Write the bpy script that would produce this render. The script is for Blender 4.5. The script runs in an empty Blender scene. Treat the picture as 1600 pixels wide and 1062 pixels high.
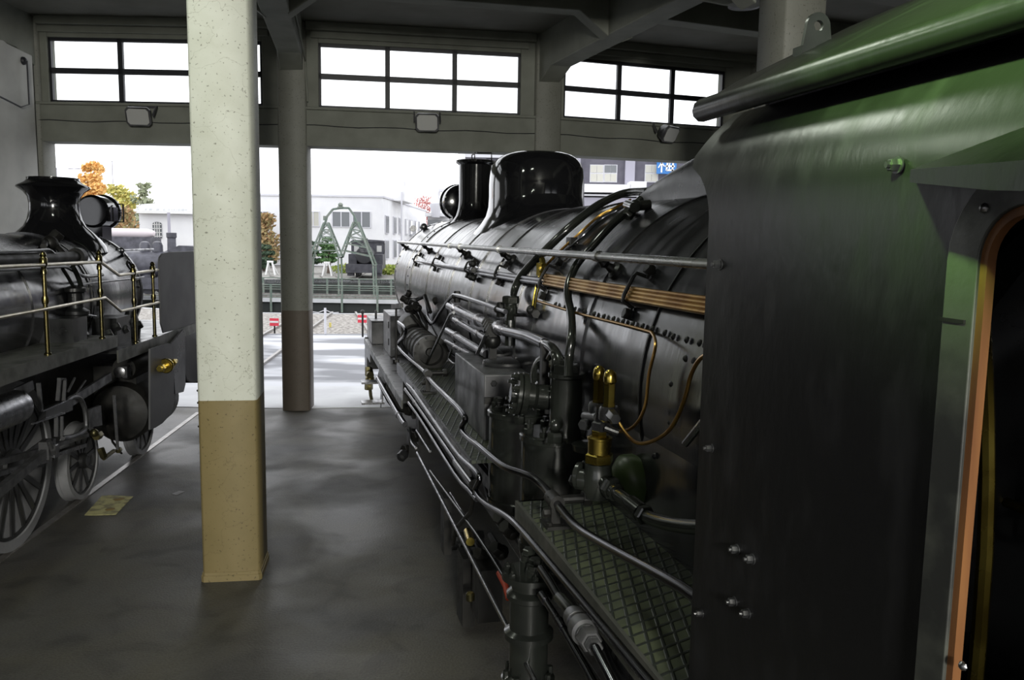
import bpy, math, random
from mathutils import Vector, Matrix
random.seed(7)
sc = bpy.context.scene
COL = sc.collection
PI = math.pi
# ------------------------------------------------------------------ camera constants
H = 2.75
F = 1293.5
PT = math.radians(6.86); RO = math.radians(0.94)
AR = math.radians(-14.14); AL = math.radians(-5.61)
_c, _s = math.cos(RO), math.sin(RO)
FW = Vector((0, math.cos(PT), -math.sin(PT))); UP0 = Vector((0, math.sin(PT), math.cos(PT))); R0 = Vector((1, 0, 0))
CR = _c * R0 + _s * UP0; CU = -_s * R0 + _c * UP0
def ray(x, y):
    return FW + ((x - 800) / F) * CR - ((y - 531) / F) * CU

# ------------------------------------------------------------------ mesh builder
class MB:
    def __init__(self): self.v = []; self.f = []; self.fm = []
    def add(self, vs, fs, m=0):
        b = len(self.v); self.v += [Vector(p) for p in vs]
        for f in fs: self.f.append([i + b for i in f]); self.fm.append(m)
        return self
    def box(self, a, b, m=0):
        x0, y0, z0 = a; x1, y1, z1 = b
        if x0 > x1: x0, x1 = x1, x0
        if y0 > y1: y0, y1 = y1, y0
        if z0 > z1: z0, z1 = z1, z0
        vs = [(x0,y0,z0),(x1,y0,z0),(x1,y1,z0),(x0,y1,z0),(x0,y0,z1),(x1,y0,z1),(x1,y1,z1),(x0,y1,z1)]
        return self.add(vs, [(0,3,2,1),(4,5,6,7),(0,1,5,4),(1,2,6,5),(2,3,7,6),(3,0,4,7)], m)
    def hexa(self, vs, m=0):
        return self.add(vs, [(0,3,2,1),(4,5,6,7),(0,1,5,4),(1,2,6,5),(2,3,7,6),(3,0,4,7)], m)
    def bar(self, p, q, w, h, up=(0,0,1), m=0):
        p = Vector(p); q = Vector(q); d = (q - p).normalized(); u = Vector(up)
        x = d.cross(u)
        if x.length < 1e-4: x = d.cross(Vector((1,0,0)))
        x.normalize(); u = x.cross(d)
        x *= w / 2; u = u * h / 2
        return self.hexa([p-x-u, p+x-u, q+x-u, q-x-u, p-x+u, p+x+u, q+x+u, q-x+u], m)
    def prism(self, poly, off, m=0):
        off = Vector(off); poly = [Vector(p) for p in poly]; n = len(poly)
        vs = poly + [p + off for p in poly]
        fs = [tuple(range(n - 1, -1, -1)), tuple(range(n, 2 * n))]
        fs += [(i, (i + 1) % n, n + (i + 1) % n, n + i) for i in range(n)]
        return self.add(vs, fs, m)
    def tube(self, pts, r, seg=10, closed=False, m=0, cap=True):
        pts = [Vector(p) for p in pts]; n = len(pts)
        rs = r if isinstance(r, (list, tuple)) else [r] * n
        tan = []
        for i in range(n):
            a = pts[(i - 1) % n] if (closed or i > 0) else pts[i]
            b = pts[(i + 1) % n] if (closed or i < n - 1) else pts[i]
            t = (b - a)
            tan.append(t.normalized() if t.length > 1e-9 else Vector((0, 0, 1)))
        ref = Vector((0, 0, 1)) if abs(tan[0].z) < .9 else Vector((1, 0, 0))
        x = tan[0].cross(ref).normalized(); vs = []
        for i in range(n):
            x = (x - tan[i] * x.dot(tan[i]))
            x = x.normalized() if x.length > 1e-6 else tan[i].orthogonal().normalized()
            y = tan[i].cross(x)
            for k in range(seg):
                a = 2 * PI * k / seg
                vs.append(pts[i] + (x * math.cos(a) + y * math.sin(a)) * rs[i])
        fs = []
        for i in range(n if closed else n - 1):
            j = (i + 1) % n
            for k in range(seg):
                k2 = (k + 1) % seg
                fs.append((i*seg+k, i*seg+k2, j*seg+k2, j*seg+k))
        if cap and not closed:
            fs.append(tuple(range(seg - 1, -1, -1))); fs.append(tuple((n-1)*seg + k for k in range(seg)))
        return self.add(vs, fs, m)
    def lathe(self, prof, org, axis=(0,0,1), seg=32, m=0, arc=None):
        """prof: list of (radius, height along axis)"""
        org = Vector(org); ax = Vector(axis).normalized()
        x = ax.orthogonal().normalized()
        if abs(ax.z) < .9: x = ax.cross(Vector((0, 0, 1))).normalized()
        else: x = Vector((1, 0, 0)); x = (x - ax * x.dot(ax)).normalized()
        y = ax.cross(x); vs = []; n = len(prof)
        for r, h in prof:
            for k in range(seg):
                a = 2 * PI * k / seg
                vs.append(org + ax * h + (x * math.cos(a) + y * math.sin(a)) * max(r, 1e-4))
        fs = []
        for i in range(n - 1):
            for k in range(seg):
                k2 = (k + 1) % seg
                fs.append((i*seg+k, i*seg+k2, (i+1)*seg+k2, (i+1)*seg+k))
        fs.append(tuple(range(seg - 1, -1, -1))); fs.append(tuple((n-1)*seg + k for k in range(seg)))
        return self.add(vs, fs, m)
    def cyl(self, p, q, r, seg=20, r2=None, m=0):
        p = Vector(p); q = Vector(q); L = (q - p).length
        return self.lathe([(r, 0), (r if r2 is None else r2, L)], p, q - p, seg, m)
    def hexn(self, p, axis, r, h, m=0):
        return self.lathe([(r*.93, 0), (r, h*.1), (r, h*.85), (r*.85, h)], p, axis, 6, m)
    def ball(self, c, r, seg=12, sc3=(1,1,1), m=0):
        c = Vector(c); vs = []; fs = []; n = max(6, seg // 2 + 1)
        for i in range(n + 1):
            a = PI * i / n
            for k in range(seg):
                b = 2 * PI * k / seg
                vs.append(c + Vector((math.sin(a)*math.cos(b)*sc3[0], math.sin(a)*math.sin(b)*sc3[1], math.cos(a)*sc3[2])) * r)
        for i in range(n):
            for k in range(seg):
                k2 = (k + 1) % seg
                fs.append((i*seg+k, (i+1)*seg+k, (i+1)*seg+k2, i*seg+k2))
        return self.add(vs, fs, m)
    def rivet(self, c, n, r, m=0):
        return self.lathe([(r, 0), (r*.9, r*.35), (r*.5, r*.75), (r*.1, r*.85)], c, n, 8, m)
    def build(self, name, mat, parent=None, ang=35, bevel=0, solid=0, smooth=True, merge=0):
        me = bpy.data.meshes.new(name)
        me.from_pydata([tuple(p) for p in self.v], [], self.f)
        mats = mat if isinstance(mat, (list, tuple)) else [mat]
        for mm in mats: me.materials.append(mm)
        if len(mats) > 1:
            for p, i in zip(me.polygons, self.fm): p.material_index = i
        import bmesh
        bm = bmesh.new(); bm.from_mesh(me)
        if merge: bmesh.ops.remove_doubles(bm, verts=bm.verts, dist=merge)
        bmesh.ops.recalc_face_normals(bm, faces=bm.faces); bm.to_mesh(me); bm.free()
        if smooth:
            for p in me.polygons: p.use_smooth = True
            me.set_sharp_from_angle(angle=math.radians(ang))
        o = bpy.data.objects.new(name, me); COL.objects.link(o)
        if parent: o.parent = parent
        if solid:
            md = o.modifiers.new('thick', 'SOLIDIFY'); md.thickness = solid; md.offset = 0
            me2 = o.modifiers.new('edges', 'EDGE_SPLIT'); me2.split_angle = math.radians(40)
        if bevel:
            md = o.modifiers.new('bevel', 'BEVEL'); md.width = bevel; md.segments = 2; md.limit_method = 'ANGLE'
        return o

def smooth_path(pts, n=6):
    pts = [Vector(p) for p in pts]
    if len(pts) < 3: return pts
    out = []
    P = [pts[0]*2 - pts[1]] + pts + [pts[-1]*2 - pts[-2]]
    for i in range(1, len(P) - 2):
        a, b, c, d = P[i-1], P[i], P[i+1], P[i+2]
        for k in range(n):
            t = k / n
            out.append(.5 * ((2*b) + (c - a)*t + (2*a - 5*b + 4*c - d)*t*t + (3*b - a - 3*c + d)*t**3))
    out.append(pts[-1]); return out

class Frame:
    """straight-track frame: s runs forward along the track, t to the right of the viewer's foot, z up"""
    def __init__(self, az, s0, t0):
        self.az, self.s0, self.t0 = az, s0, t0
        self.D = Vector((math.sin(az), math.cos(az), 0)); self.N = Vector((math.cos(az), -math.sin(az), 0))
    def root(self, name):
        o = bpy.data.objects.new(name, None); COL.objects.link(o)
        o.location = self.D * self.s0 + self.N * self.t0; o.rotation_euler = (0, 0, -self.az); o.empty_display_size = .3
        return o
    def v(self, s, t, z): return Vector((t - self.t0, s - self.s0, z))
    def at(self, x, y, t=None, z=None, s=None):
        d = ray(x, y); ds = d.dot(self.D); dt = d.dot(self.N)
        k = t / dt if t is not None else (s / ds if s is not None else (z - H) / d.z)
        return self.v(ds*k, dt*k, H + d.z*k)
    def cyl(self, x, y, tc, zc, R):
        d = ray(x, y); dt = d.dot(self.N); dz = d.z; ds = d.dot(self.D)
        A = dt*dt + dz*dz; B = -2*(dt*tc + dz*(zc - H)); C = tc*tc + (zc-H)**2 - R*R
        disc = B*B - 4*A*C
        k = (-B - math.sqrt(disc))/(2*A) if disc > 0 else -B/(2*A)
        return self.v(ds*k, dt*k, H + dz*k)
    def path(self, pts, t=None, z=None, s=None): return [self.at(x, y, t, z, s) for x, y in pts]

FR = Frame(AR, 8.0, 2.35); FL = Frame(AL, 7.0, -4.15); WF = Frame(0, 0, 0)

def tag(o, label, cat, group=None, kind=None):
    o['label'] = label; o['category'] = cat
    if group: o['group'] = group
    if kind: o['kind'] = kind
    return o
def struct(o): o['kind'] = 'structure'; return o
def empty(name, loc, rz=0):
    o = bpy.data.objects.new(name, None); COL.objects.link(o); o.location = loc; o.rotation_euler = (0, 0, rz); o.empty_display_size = .3
    return o
def copy_tree(o, parent=None):
    c = o.copy(); COL.objects.link(c); c.parent = parent
    for ch in list(o.children): copy_tree(ch, c)
    return c

# ------------------------------------------------------------------ materials
def mat(name, col, rough=.5, metal=0., spec=.5, col2=None, nscale=8, nlo=.35, nhi=.65, bump=0, bscale=30, rvar=0, emit=None, es=0, stretch=None, coat=0, detail=6):
    m = bpy.data.materials.new(name); m.use_nodes = True; nt = m.node_tree; b = nt.nodes['Principled BSDF']
    b.inputs['Base Color'].default_value = (*col, 1); b.inputs['Roughness'].default_value = rough
    b.inputs['Metallic'].default_value = metal; b.inputs['Specular IOR Level'].default_value = spec
    b.inputs['Coat Weight'].default_value = coat
    tc = nt.nodes.new('ShaderNodeTexCoord'); mp = nt.nodes.new('ShaderNodeMapping')
    nt.links.new(tc.outputs['Object'], mp.inputs['Vector'])
    if stretch: mp.inputs['Scale'].default_value = stretch
    if col2 or rvar:
        n = nt.nodes.new('ShaderNodeTexNoise'); n.inputs['Scale'].default_value = nscale; n.inputs['Detail'].default_value = detail
        nt.links.new(mp.outputs[0], n.inputs['Vector'])
        mr = nt.nodes.new('ShaderNodeMapRange'); mr.inputs['From Min'].default_value = nlo; mr.inputs['From Max'].default_value = nhi
        nt.links.new(n.outputs['Fac'], mr.inputs['Value'])
        if col2:
            mx = nt.nodes.new('ShaderNodeMix'); mx.data_type = 'RGBA'
            mx.inputs['A'].default_value = (*col, 1); mx.inputs['B'].default_value = (*col2, 1)
            nt.links.new(mr.outputs[0], mx.inputs['Factor']); nt.links.new(mx.outputs['Result'], b.inputs['Base Color'])
        if rvar:
            r2 = nt.nodes.new('ShaderNodeMapRange'); r2.inputs['To Min'].default_value = rough - rvar; r2.inputs['To Max'].default_value = rough + rvar
            nt.links.new(mr.outputs[0], r2.inputs['Value']); nt.links.new(r2.outputs[0], b.inputs['Roughness'])
    if bump:
        n2 = nt.nodes.new('ShaderNodeTexNoise'); n2.inputs['Scale'].default_value = bscale; n2.inputs['Detail'].default_value = 5
        nt.links.new(mp.outputs[0], n2.inputs['Vector'])
        bp = nt.nodes.new('ShaderNodeBump'); bp.inputs['Strength'].default_value = bump; bp.inputs['Distance'].default_value = .01
        nt.links.new(n2.outputs['Fac'], bp.inputs['Height']); nt.links.new(bp.outputs[0], b.inputs['Normal'])
    if emit:
        b.inputs['Emission Color'].default_value = (*emit, 1); b.inputs['Emission Strength'].default_value = es
    return m

M = {}
M['boiler'] = mat('boiler_black_paint', (.007,.007,.008), .21, 0, 1.0, (.016,.016,.019), 2.5, .3, .7, .05, 9, .07, stretch=(1,4,1))
M['gloss'] = mat('gloss_black_paint', (.006,.006,.007), .10, 0, .6, None, 4, .3, .7, .03, 8, .03)
M['satin'] = mat('satin_black_steel', (.012,.012,.013), .33, 0, .5, (.024,.025,.026), 5, .35, .7, .06, 25, .08)
M['dark'] = mat('dark_oily_iron', (.006,.006,.006), .5, 0, .35, (.015,.014,.012), 8, .4, .7, .1, 30, .1)
M['pipe'] = mat('oiled_steel_pipe', (.10,.10,.11), .24, 1, .5, (.06,.06,.066), 5, .35, .7, 0, 60, .04)
M['bpipe'] = mat('black_painted_pipe', (.009,.010,.009), .20, 0, .6, (.016,.018,.015), 6, .4, .7, .03, 20, .05)
M['rail_rod'] = mat('bright_worn_handrail', (.30,.30,.29), .3, 1, .5, (.22,.225,.21), 6, .4, .7, 0, 80, .04)
M['steel'] = mat('bare_steel', (.30,.30,.31), .33, 1, .5, (.16,.16,.17), 15, .35, .7, .05, 60, .08)
M['motion'] = mat('grey_motion_steel', (.15,.15,.155), .42, .7, .5, (.08,.08,.085), 12, .35, .7, .05, 60, .1)
M['oldbrass'] = mat('dull_dark_brass', (.13,.11,.045), .38, .9, .5, (.06,.055,.03), 9, .35, .7)
M['brass'] = mat('tarnished_brass', (.40,.29,.06), .27, 1, .5, (.26,.21,.05), 9, .35, .7, 0, 60, .05)
M['copper'] = mat('copper_pipe', (.34,.20,.045), .34, .9, .5, (.25,.13,.04), 8, .4, .65, 0, 80, .05)
M['redcopper'] = mat('red_copper_pipe', (.50,.25,.16), .34, .9, .5, (.30,.15,.10), 30, .4, .65, .05, 80, .06)
M['rail_brass'] = mat('polished_brass_post', (.22,.18,.07), .25, 1, .5, (.13,.12,.07), 9, .35, .7)
M['rail_steel'] = mat('pale_polished_rail', (.60,.56,.47), .3, 1, .5, (.42,.38,.28), 10, .35, .7)
M['tyre'] = mat('grey_white_tyre_paint', (.24,.24,.25), .6, 0, .3, (.17,.17,.175), 5, .4, .75)
M['wheel'] = mat('black_wheel', (.012,.012,.013), .38, 0, .5, (.022,.022,.022), 8)
M['cabside'] = mat('cab_side_black_paint', (.0065,.0065,.007), .34, 0, .35, (.012,.012,.013), 7, .5, .75, .10, 22, .05, stretch=(1,1.6,.7), detail=10)
M['green'] = mat('green_painted_iron', (.035,.055,.015), .4, 0, .4, (.022,.035,.012), 9)
M['wood'] = mat('orange_varnished_wood', (.15,.065,.022), .55, 0, .3, (.10,.04,.015), 30, stretch=(1,1,.1))
M['frame_plate'] = mat('worn_grey_window_frame', (.055,.058,.05), .45, 0, .5, (.014,.015,.014), 7, .42, .62, .15, 20, .1, stretch=(1,1,1.2))
M['boxgrey'] = mat('worn_grey_tank_paint', (.10,.10,.105), .40, .2, .5, (.022,.022,.025), 4, .35, .65, .1, 40, .1)
M['red'] = mat('red_paint', (.45,.05,.02), .5)
M['white'] = mat('white_paint', (.75,.75,.74), .6)
M['whitew'] = mat('white_lampglass', (.42,.42,.41), .25, 0, .6)
M['black_rubber'] = mat('black_rubber', (.01,.01,.01), .7)
M['winframe'] = mat('black_window_steel', (.012,.013,.017), .5)

def floor_mat():
    m = bpy.data.materials.new('worn_dark_asphalt_floor'); m.use_nodes = True; nt = m.node_tree; b = nt.nodes['Principled BSDF']
    tc = nt.nodes.new('ShaderNodeTexCoord')
    def noise(s, d=6, dist=0):
        n = nt.nodes.new('ShaderNodeTexNoise'); n.inputs['Scale'].default_value = s; n.inputs['Detail'].default_value = d; n.inputs['Distortion'].default_value = dist
        nt.links.new(tc.outputs['Object'], n.inputs['Vector']); return n
    n1 = noise(.8, 6, .5); n2 = noise(2.6, 8, 1.0); n3 = noise(60, 3)
    r1 = nt.nodes.new('ShaderNodeValToRGB'); e = r1.color_ramp.elements
    e[0].position = .38; e[0].color = (.060,.058,.056, 1); e[1].position = .64; e[1].color = (.072,.066,.050, 1)
    nt.links.new(n1.outputs['Fac'], r1.inputs[0])
    r2 = nt.nodes.new('ShaderNodeValToRGB'); e = r2.color_ramp.elements
    e[0].position = .34; e[0].color = (.62,.62,.62, 1); e[1].position = .50; e[1].color = (1,1,1, 1)
    nt.links.new(n2.outputs['Fac'], r2.inputs[0])
    mx = nt.nodes.new('ShaderNodeMix'); mx.data_type = 'RGBA'; mx.blend_type = 'MULTIPLY'; mx.inputs['Factor'].default_value = .8
    nt.links.new(r1.outputs[0], mx.inputs['A']); nt.links.new(r2.outputs[0], mx.inputs['B'])
    r3 = nt.nodes.new('ShaderNodeValToRGB'); e = r3.color_ramp.elements
    e[0].position = .3; e[0].color = (.75,.75,.75, 1); e[1].position = .7; e[1].color = (1.2,1.2,1.2, 1)
    nt.links.new(n3.outputs['Fac'], r3.inputs[0])
    m2 = nt.nodes.new('ShaderNodeMix'); m2.data_type = 'RGBA'; m2.blend_type = 'MULTIPLY'; m2.inputs['Factor'].default_value = 1
    nt.links.new(mx.outputs['Result'], m2.inputs['A']); nt.links.new(r3.outputs[0], m2.inputs['B'])
    nt.links.new(m2.outputs['Result'], b.inputs['Base Color'])
    rr = nt.nodes.new('ShaderNodeMapRange'); rr.inputs['From Min'].default_value = .4; rr.inputs['From Max'].default_value = .6
    rr.inputs['To Min'].default_value = .46; rr.inputs['To Max'].default_value = .66
    n4 = noise(.9, 5, .4); nt.links.new(n4.outputs['Fac'], rr.inputs['Value']); nt.links.new(rr.outputs[0], b.inputs['Roughness'])
    bp = nt.nodes.new('ShaderNodeBump'); bp.inputs['Strength'].default_value = .25; bp.inputs['Distance'].default_value = .01
    nt.links.new(n3.outputs['Fac'], bp.inputs['Height']); nt.links.new(bp.outputs[0], b.inputs['Normal'])
    b.inputs['Specular IOR Level'].default_value = .4
    return m
M['floor'] = floor_mat()

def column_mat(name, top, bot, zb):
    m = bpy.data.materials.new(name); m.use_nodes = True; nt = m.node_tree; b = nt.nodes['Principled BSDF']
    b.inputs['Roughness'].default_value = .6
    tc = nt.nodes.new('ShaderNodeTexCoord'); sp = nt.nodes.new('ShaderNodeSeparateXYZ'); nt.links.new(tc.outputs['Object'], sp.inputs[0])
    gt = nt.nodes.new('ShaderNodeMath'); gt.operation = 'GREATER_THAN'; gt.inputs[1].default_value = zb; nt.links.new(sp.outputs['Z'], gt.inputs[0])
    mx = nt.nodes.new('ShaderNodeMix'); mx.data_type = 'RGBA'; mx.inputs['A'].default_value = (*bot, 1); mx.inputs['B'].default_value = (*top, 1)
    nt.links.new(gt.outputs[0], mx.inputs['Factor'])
    # worn patches and dark pits
    n = nt.nodes.new('ShaderNodeTexNoise'); n.inputs['Scale'].default_value = 45; n.inputs['Detail'].default_value = 3; nt.links.new(tc.outputs['Object'], n.inputs['Vector'])
    r = nt.nodes.new('ShaderNodeValToRGB'); e = r.color_ramp.elements; e[0].position = .31; e[0].color = (.18,.17,.14,1); e[1].position = .36; e[1].color = (1,1,1,1)
    nt.links.new(n.outputs['Fac'], r.inputs[0])
    n2 = nt.nodes.new('ShaderNodeTexNoise'); n2.inputs['Scale'].default_value = 3.5; n2.inputs['Detail'].default_value = 8; n2.inputs['Distortion'].default_value = .6; nt.links.new(tc.outputs['Object'], n2.inputs['Vector'])
    r2 = nt.nodes.new('ShaderNodeValToRGB'); e = r2.color_ramp.elements; e[0].position = .3; e[0].color = (.86,.86,.82,1); e[1].position = .7; e[1].color = (1.05,1.05,1.05,1)
    nt.links.new(n2.outputs['Fac'], r2.inputs[0])
    # hairline cracks
    vo = nt.nodes.new('ShaderNodeTexVoronoi'); vo.feature = 'DISTANCE_TO_EDGE'; vo.inputs['Scale'].default_value = 2.2
    nd = nt.nodes.new('ShaderNodeTexNoise'); nd.inputs['Scale'].default_value = 4; nd.inputs['Detail'].default_value = 6; nt.links.new(tc.outputs['Object'], nd.inputs['Vector'])
    va = nt.nodes.new('ShaderNodeMix'); va.data_type = 'VECTOR'; va.inputs['Factor'].default_value = .35
    nt.links.new(tc.outputs['Object'], va.inputs['A']); nt.links.new(nd.outputs['Color'], va.inputs['B']); nt.links.new(va.outputs['Result'], vo.inputs['Vector'])
    rc = nt.nodes.new('ShaderNodeValToRGB'); e = rc.color_ramp.elements; e[0].position = 0; e[0].color = (.55,.54,.5,1); e[1].position = .004; e[1].color = (1,1,1,1)
    nt.links.new(vo.outputs['Distance'], rc.inputs[0])
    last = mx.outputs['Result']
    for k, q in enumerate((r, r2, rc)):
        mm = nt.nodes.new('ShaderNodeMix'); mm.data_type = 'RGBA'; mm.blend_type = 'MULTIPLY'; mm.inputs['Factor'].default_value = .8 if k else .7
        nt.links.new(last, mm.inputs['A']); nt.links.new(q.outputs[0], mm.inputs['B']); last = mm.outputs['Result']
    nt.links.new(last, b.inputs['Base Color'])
    bp = nt.nodes.new('ShaderNodeBump'); bp.inputs['Strength'].default_value = .35; bp.inputs['Distance'].default_value = .01
    nt.links.new(n2.outputs['Fac'], bp.inputs['Height']); nt.links.new(bp.outputs[0], b.inputs['Normal'])
    return m
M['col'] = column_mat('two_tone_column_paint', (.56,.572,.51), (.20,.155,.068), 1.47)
M['col_shaded'] = column_mat('two_tone_column_paint_shaded', (.17,.172,.15), (.095,.075,.058), 1.6)  # same paint as the near column, darkened to stand in for dimmer light
M['conc'] = mat('grey_green_painted_concrete', (.20,.208,.18), .75, 0, .3, (.15,.155,.132), 2.5, .35, .7, .25, 12)
M['ceil'] = mat('dark_ceiling_concrete', (.17,.17,.15), .8, 0, .3, (.12,.12,.10), 1.6, .35, .7, .2, 10)


def glass_mat():
    m = bpy.data.materials.new('clear_window_glass'); m.use_nodes = True; nt = m.node_tree
    nt.nodes.remove(nt.nodes['Principled BSDF']); out = nt.nodes['Material Output']
    t = nt.nodes.new('ShaderNodeBsdfTransparent'); t.inputs[0].default_value = (.95,.96,.96,1)
    g = nt.nodes.new('ShaderNodeBsdfGlossy'); g.inputs['Roughness'].default_value = .02
    f = nt.nodes.new('ShaderNodeFresnel'); f.inputs[0].default_value = 1.2
    mx = nt.nodes.new('ShaderNodeMixShader'); nt.links.new(f.outputs[0], mx.inputs[0]); nt.links.new(t.outputs[0], mx.inputs[1]); nt.links.new(g.outputs[0], mx.inputs[2])
    nt.links.new(mx.outputs[0], out.inputs[0]); return m
M['glass'] = glass_mat()

def checker_mat():
    """diamond tread plate"""
    m = bpy.data.materials.new('tread_plate_greenish'); m.use_nodes = True; nt = m.node_tree; b = nt.nodes['Principled BSDF']
    tc = nt.nodes.new('ShaderNodeTexCoord')
    def lines(rot, sc_):
        mp = nt.nodes.new('ShaderNodeMapping'); mp.inputs['Rotation'].default_value = (0, 0, math.radians(rot))
        nt.links.new(tc.outputs['Object'], mp.inputs['Vector'])
        w = nt.nodes.new('ShaderNodeTexWave'); w.inputs['Scale'].default_value = sc_; w.inputs['Distortion'].default_value = .2; w.inputs['Detail'].default_value = 1
        nt.links.new(mp.outputs[0], w.inputs['Vector'])
        r = nt.nodes.new('ShaderNodeValToRGB'); e = r.color_ramp.elements; e[0].position = .80; e[0].color = (0,0,0,1); e[1].position = .96; e[1].color = (1,1,1,1)
        nt.links.new(w.outputs['Fac'], r.inputs[0]); return r
    a = lines(16, 6.6); c = lines(68, 5.6)
    mxm = nt.nodes.new('ShaderNodeMath'); mxm.operation = 'MAXIMUM'; nt.links.new(a.outputs[0], mxm.inputs[0]); nt.links.new(c.outputs[0], mxm.inputs[1])
    n = nt.nodes.new('ShaderNodeTexNoise'); n.inputs['Scale'].default_value = 5; n.inputs['Detail'].default_value = 8; nt.links.new(tc.outputs['Object'], n.inputs['Vector'])
    r = nt.nodes.new('ShaderNodeValToRGB'); e = r.color_ramp.elements; e[0].position = .35; e[0].color = (.030,.036,.026,1); e[1].position = .65; e[1].color = (.085,.098,.055,1)
    nt.links.new(n.outputs['Fac'], r.inputs[0])
    mc = nt.nodes.new('ShaderNodeMix'); mc.data_type = 'RGBA'; mc.inputs['B'].default_value = (.02,.024,.02,1)
    nt.links.new(mxm.outputs[0], mc.inputs['Factor']); nt.links.new(r.outputs[0], mc.inputs['A'])
    nt.links.new(mc.outputs['Result'], b.inputs['Base Color'])
    bp = nt.nodes.new('ShaderNodeBump'); bp.inputs['Strength'].default_value = .8; bp.inputs['Distance'].default_value = .006
    nt.links.new(mxm.outputs[0], bp.inputs['Height']); nt.links.new(bp.outputs[0], b.inputs['Normal'])
    b.inputs['Roughness'].default_value = .5; b.inputs['Metallic'].default_value = .2
    return m
M['tread'] = checker_mat()
M['edge'] = mat('worn_board_edge', (.10,.10,.09), .45, .3, .5, (.055,.058,.05), 6, .4, .65, .1, 30, .1)

# ------------------------------------------------------------------ world, camera, lamps
w = bpy.data.worlds.new('overcast_sky'); sc.world = w; w.use_nodes = True
wn = w.node_tree; bg = wn.nodes['Background']
tc = wn.nodes.new('ShaderNodeTexCoord'); nz = wn.nodes.new('ShaderNodeTexNoise'); nz.inputs['Scale'].default_value = 2.0; nz.inputs['Detail'].default_value = 4
wn.links.new(tc.outputs['Generated'], nz.inputs['Vector'])
rp = wn.nodes.new('ShaderNodeValToRGB'); rp.color_ramp.elements[0].color = (.90,.93,1,1); rp.color_ramp.elements[1].color = (1,1,1,1)
wn.links.new(nz.outputs['Fac'], rp.inputs[0]); wn.links.new(rp.outputs[0], bg.inputs['Color'])
bg.inputs['Strength'].default_value = 2.3

cam = bpy.data.cameras.new('camera'); co = bpy.data.objects.new('camera', cam); COL.objects.link(co)
cam.sensor_fit = 'HORIZONTAL'; cam.sensor_width = 36; cam.lens = F * 36 / 1600; cam.clip_start = .05; cam.clip_end = 800
rot = Matrix((CR, CU, -FW)).transposed()
co.matrix_world = Matrix.Translation((0, 0, H)) @ rot.to_4x4()
sc.camera = co
vs = sc.view_settings; vs.view_transform = 'Standard'; vs.look = 'None'; vs.gamma = 1; vs.exposure = 0; vs.use_curve_mapping = False

# ------------------------------------------------------------------ the roundhouse shell
CX, CY = -8.38, 42.9                      # turntable centre
FP = [(-15.2, 11.6), (-11.35, 12.35), (-7.45, 12.93), (-3.42, 12.98), (.52, 13.60), (4.30, 14.90), (8.0, 16.9)]
def facet(i):
    a = Vector((*FP[i], 0)); b = Vector((*FP[i+1], 0)); d = (b - a); L = d.length; d.normalize(); n = Vector((-d.y, d.x, 0))
    return a, d, n, L
def on_facet(i, x, y, off=0):
    a, d, n, L = facet(i); r = ray(x, y); k = (a + n*off - Vector((0,0,0))).dot(n) / r.dot(n)
    p = r * k; return (p - a).dot(d), H + r.z * k
Z_BEAM, Z_SILL, Z_WT, Z_CEIL = 4.14, 4.73, 5.70, 5.98
TH = .22
names = ['wall_far_left', 'wall_left', 'wall_front_left', 'wall_front', 'wall_front_right', 'wall_far_right']
wins = {}
for i in range(6):
    a, d, n, L = facet(i)
    if i == 2: x0, x1 = on_facet(2, 71, 100)[0], on_facet(2, 407, 100)[0]
    elif i == 3: x0, x1 = on_facet(3, 497, 100)[0], on_facet(3, 815, 100)[0]
    elif i == 4: x0, x1 = on_facet(4, 884, 140)[0], on_facet(4, 1136, 140)[0]
    else: x0, x1 = .42, L - .42
    def P(x, y, z): return a + d*x + n*y + Vector((0,0,z))
    mb = MB()
    def bx(xa, xb, ya, yb, za, zb):
        mb.hexa([P(xa,ya,za),P(xb,ya,za),P(xb,yb,za),P(xa,yb,za),P(xa,ya,zb),P(xb,ya,zb),P(xb,yb,zb),P(xa,yb,zb)])
    bx(0, L, 0, .40, Z_BEAM, Z_SILL - .04)                  # lintel beam
    bx(0, L, -.03, .40, Z_SILL - .04, Z_SILL)               # ledge
    bx(0, x0, .06, .30, Z_SILL, Z_CEIL + .3); bx(x1, L, .06, .30, Z_SILL, Z_CEIL + .3)
    bx(x0, x1, .06, .30, Z_WT, Z_CEIL + .3)
    bx(x0 - .12, x1 + .12, .0, .06, Z_WT + .06, Z_WT + .16)      # moulding above the window
    bx(.22, L - .22, -.10, .06, Z_CEIL - .12, Z_CEIL)
    struct(mb.build(names[i], M['conc'], smooth=False, bevel=.012))
    # window
    wn_ = MB()
    def wb(xa, xb, za, zb, ya=.10, yb=.16):
        wn_.hexa([P(xa,ya,za),P(xb,ya,za),P(xb,yb,za),P(xa,yb,za),P(xa,ya,zb),P(xb,ya,zb),P(xb,yb,zb),P(xa,yb,zb)])
    zl, zh = Z_SILL, Z_WT; fw = .045
    wb(x0, x1, zl, zl + fw); wb(x0, x1, zh - fw, zh); wb(x0, x0 + fw*.8, zl, zh); wb(x1 - fw*.8, x1, zl, zh)
    for k in (1, 2):
        xm = x0 + (x1 - x0) * k / 3; wb(xm - .038, xm + .038, zl, zh)
    zm = (zl + zh) / 2; wb(x0, x1, zm - .04, zm + .04)
    wo = wn_.build('window_%d' % (i + 1), M['winframe'], smooth=False); struct(wo)
    g = MB().add([P(x0,.13,zl), P(x1,.13,zl), P(x1,.13,zh), P(x0,.13,zh)], [(0,1,2,3)]).build('window_glass', M['glass'], wo, smooth=False)

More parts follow.
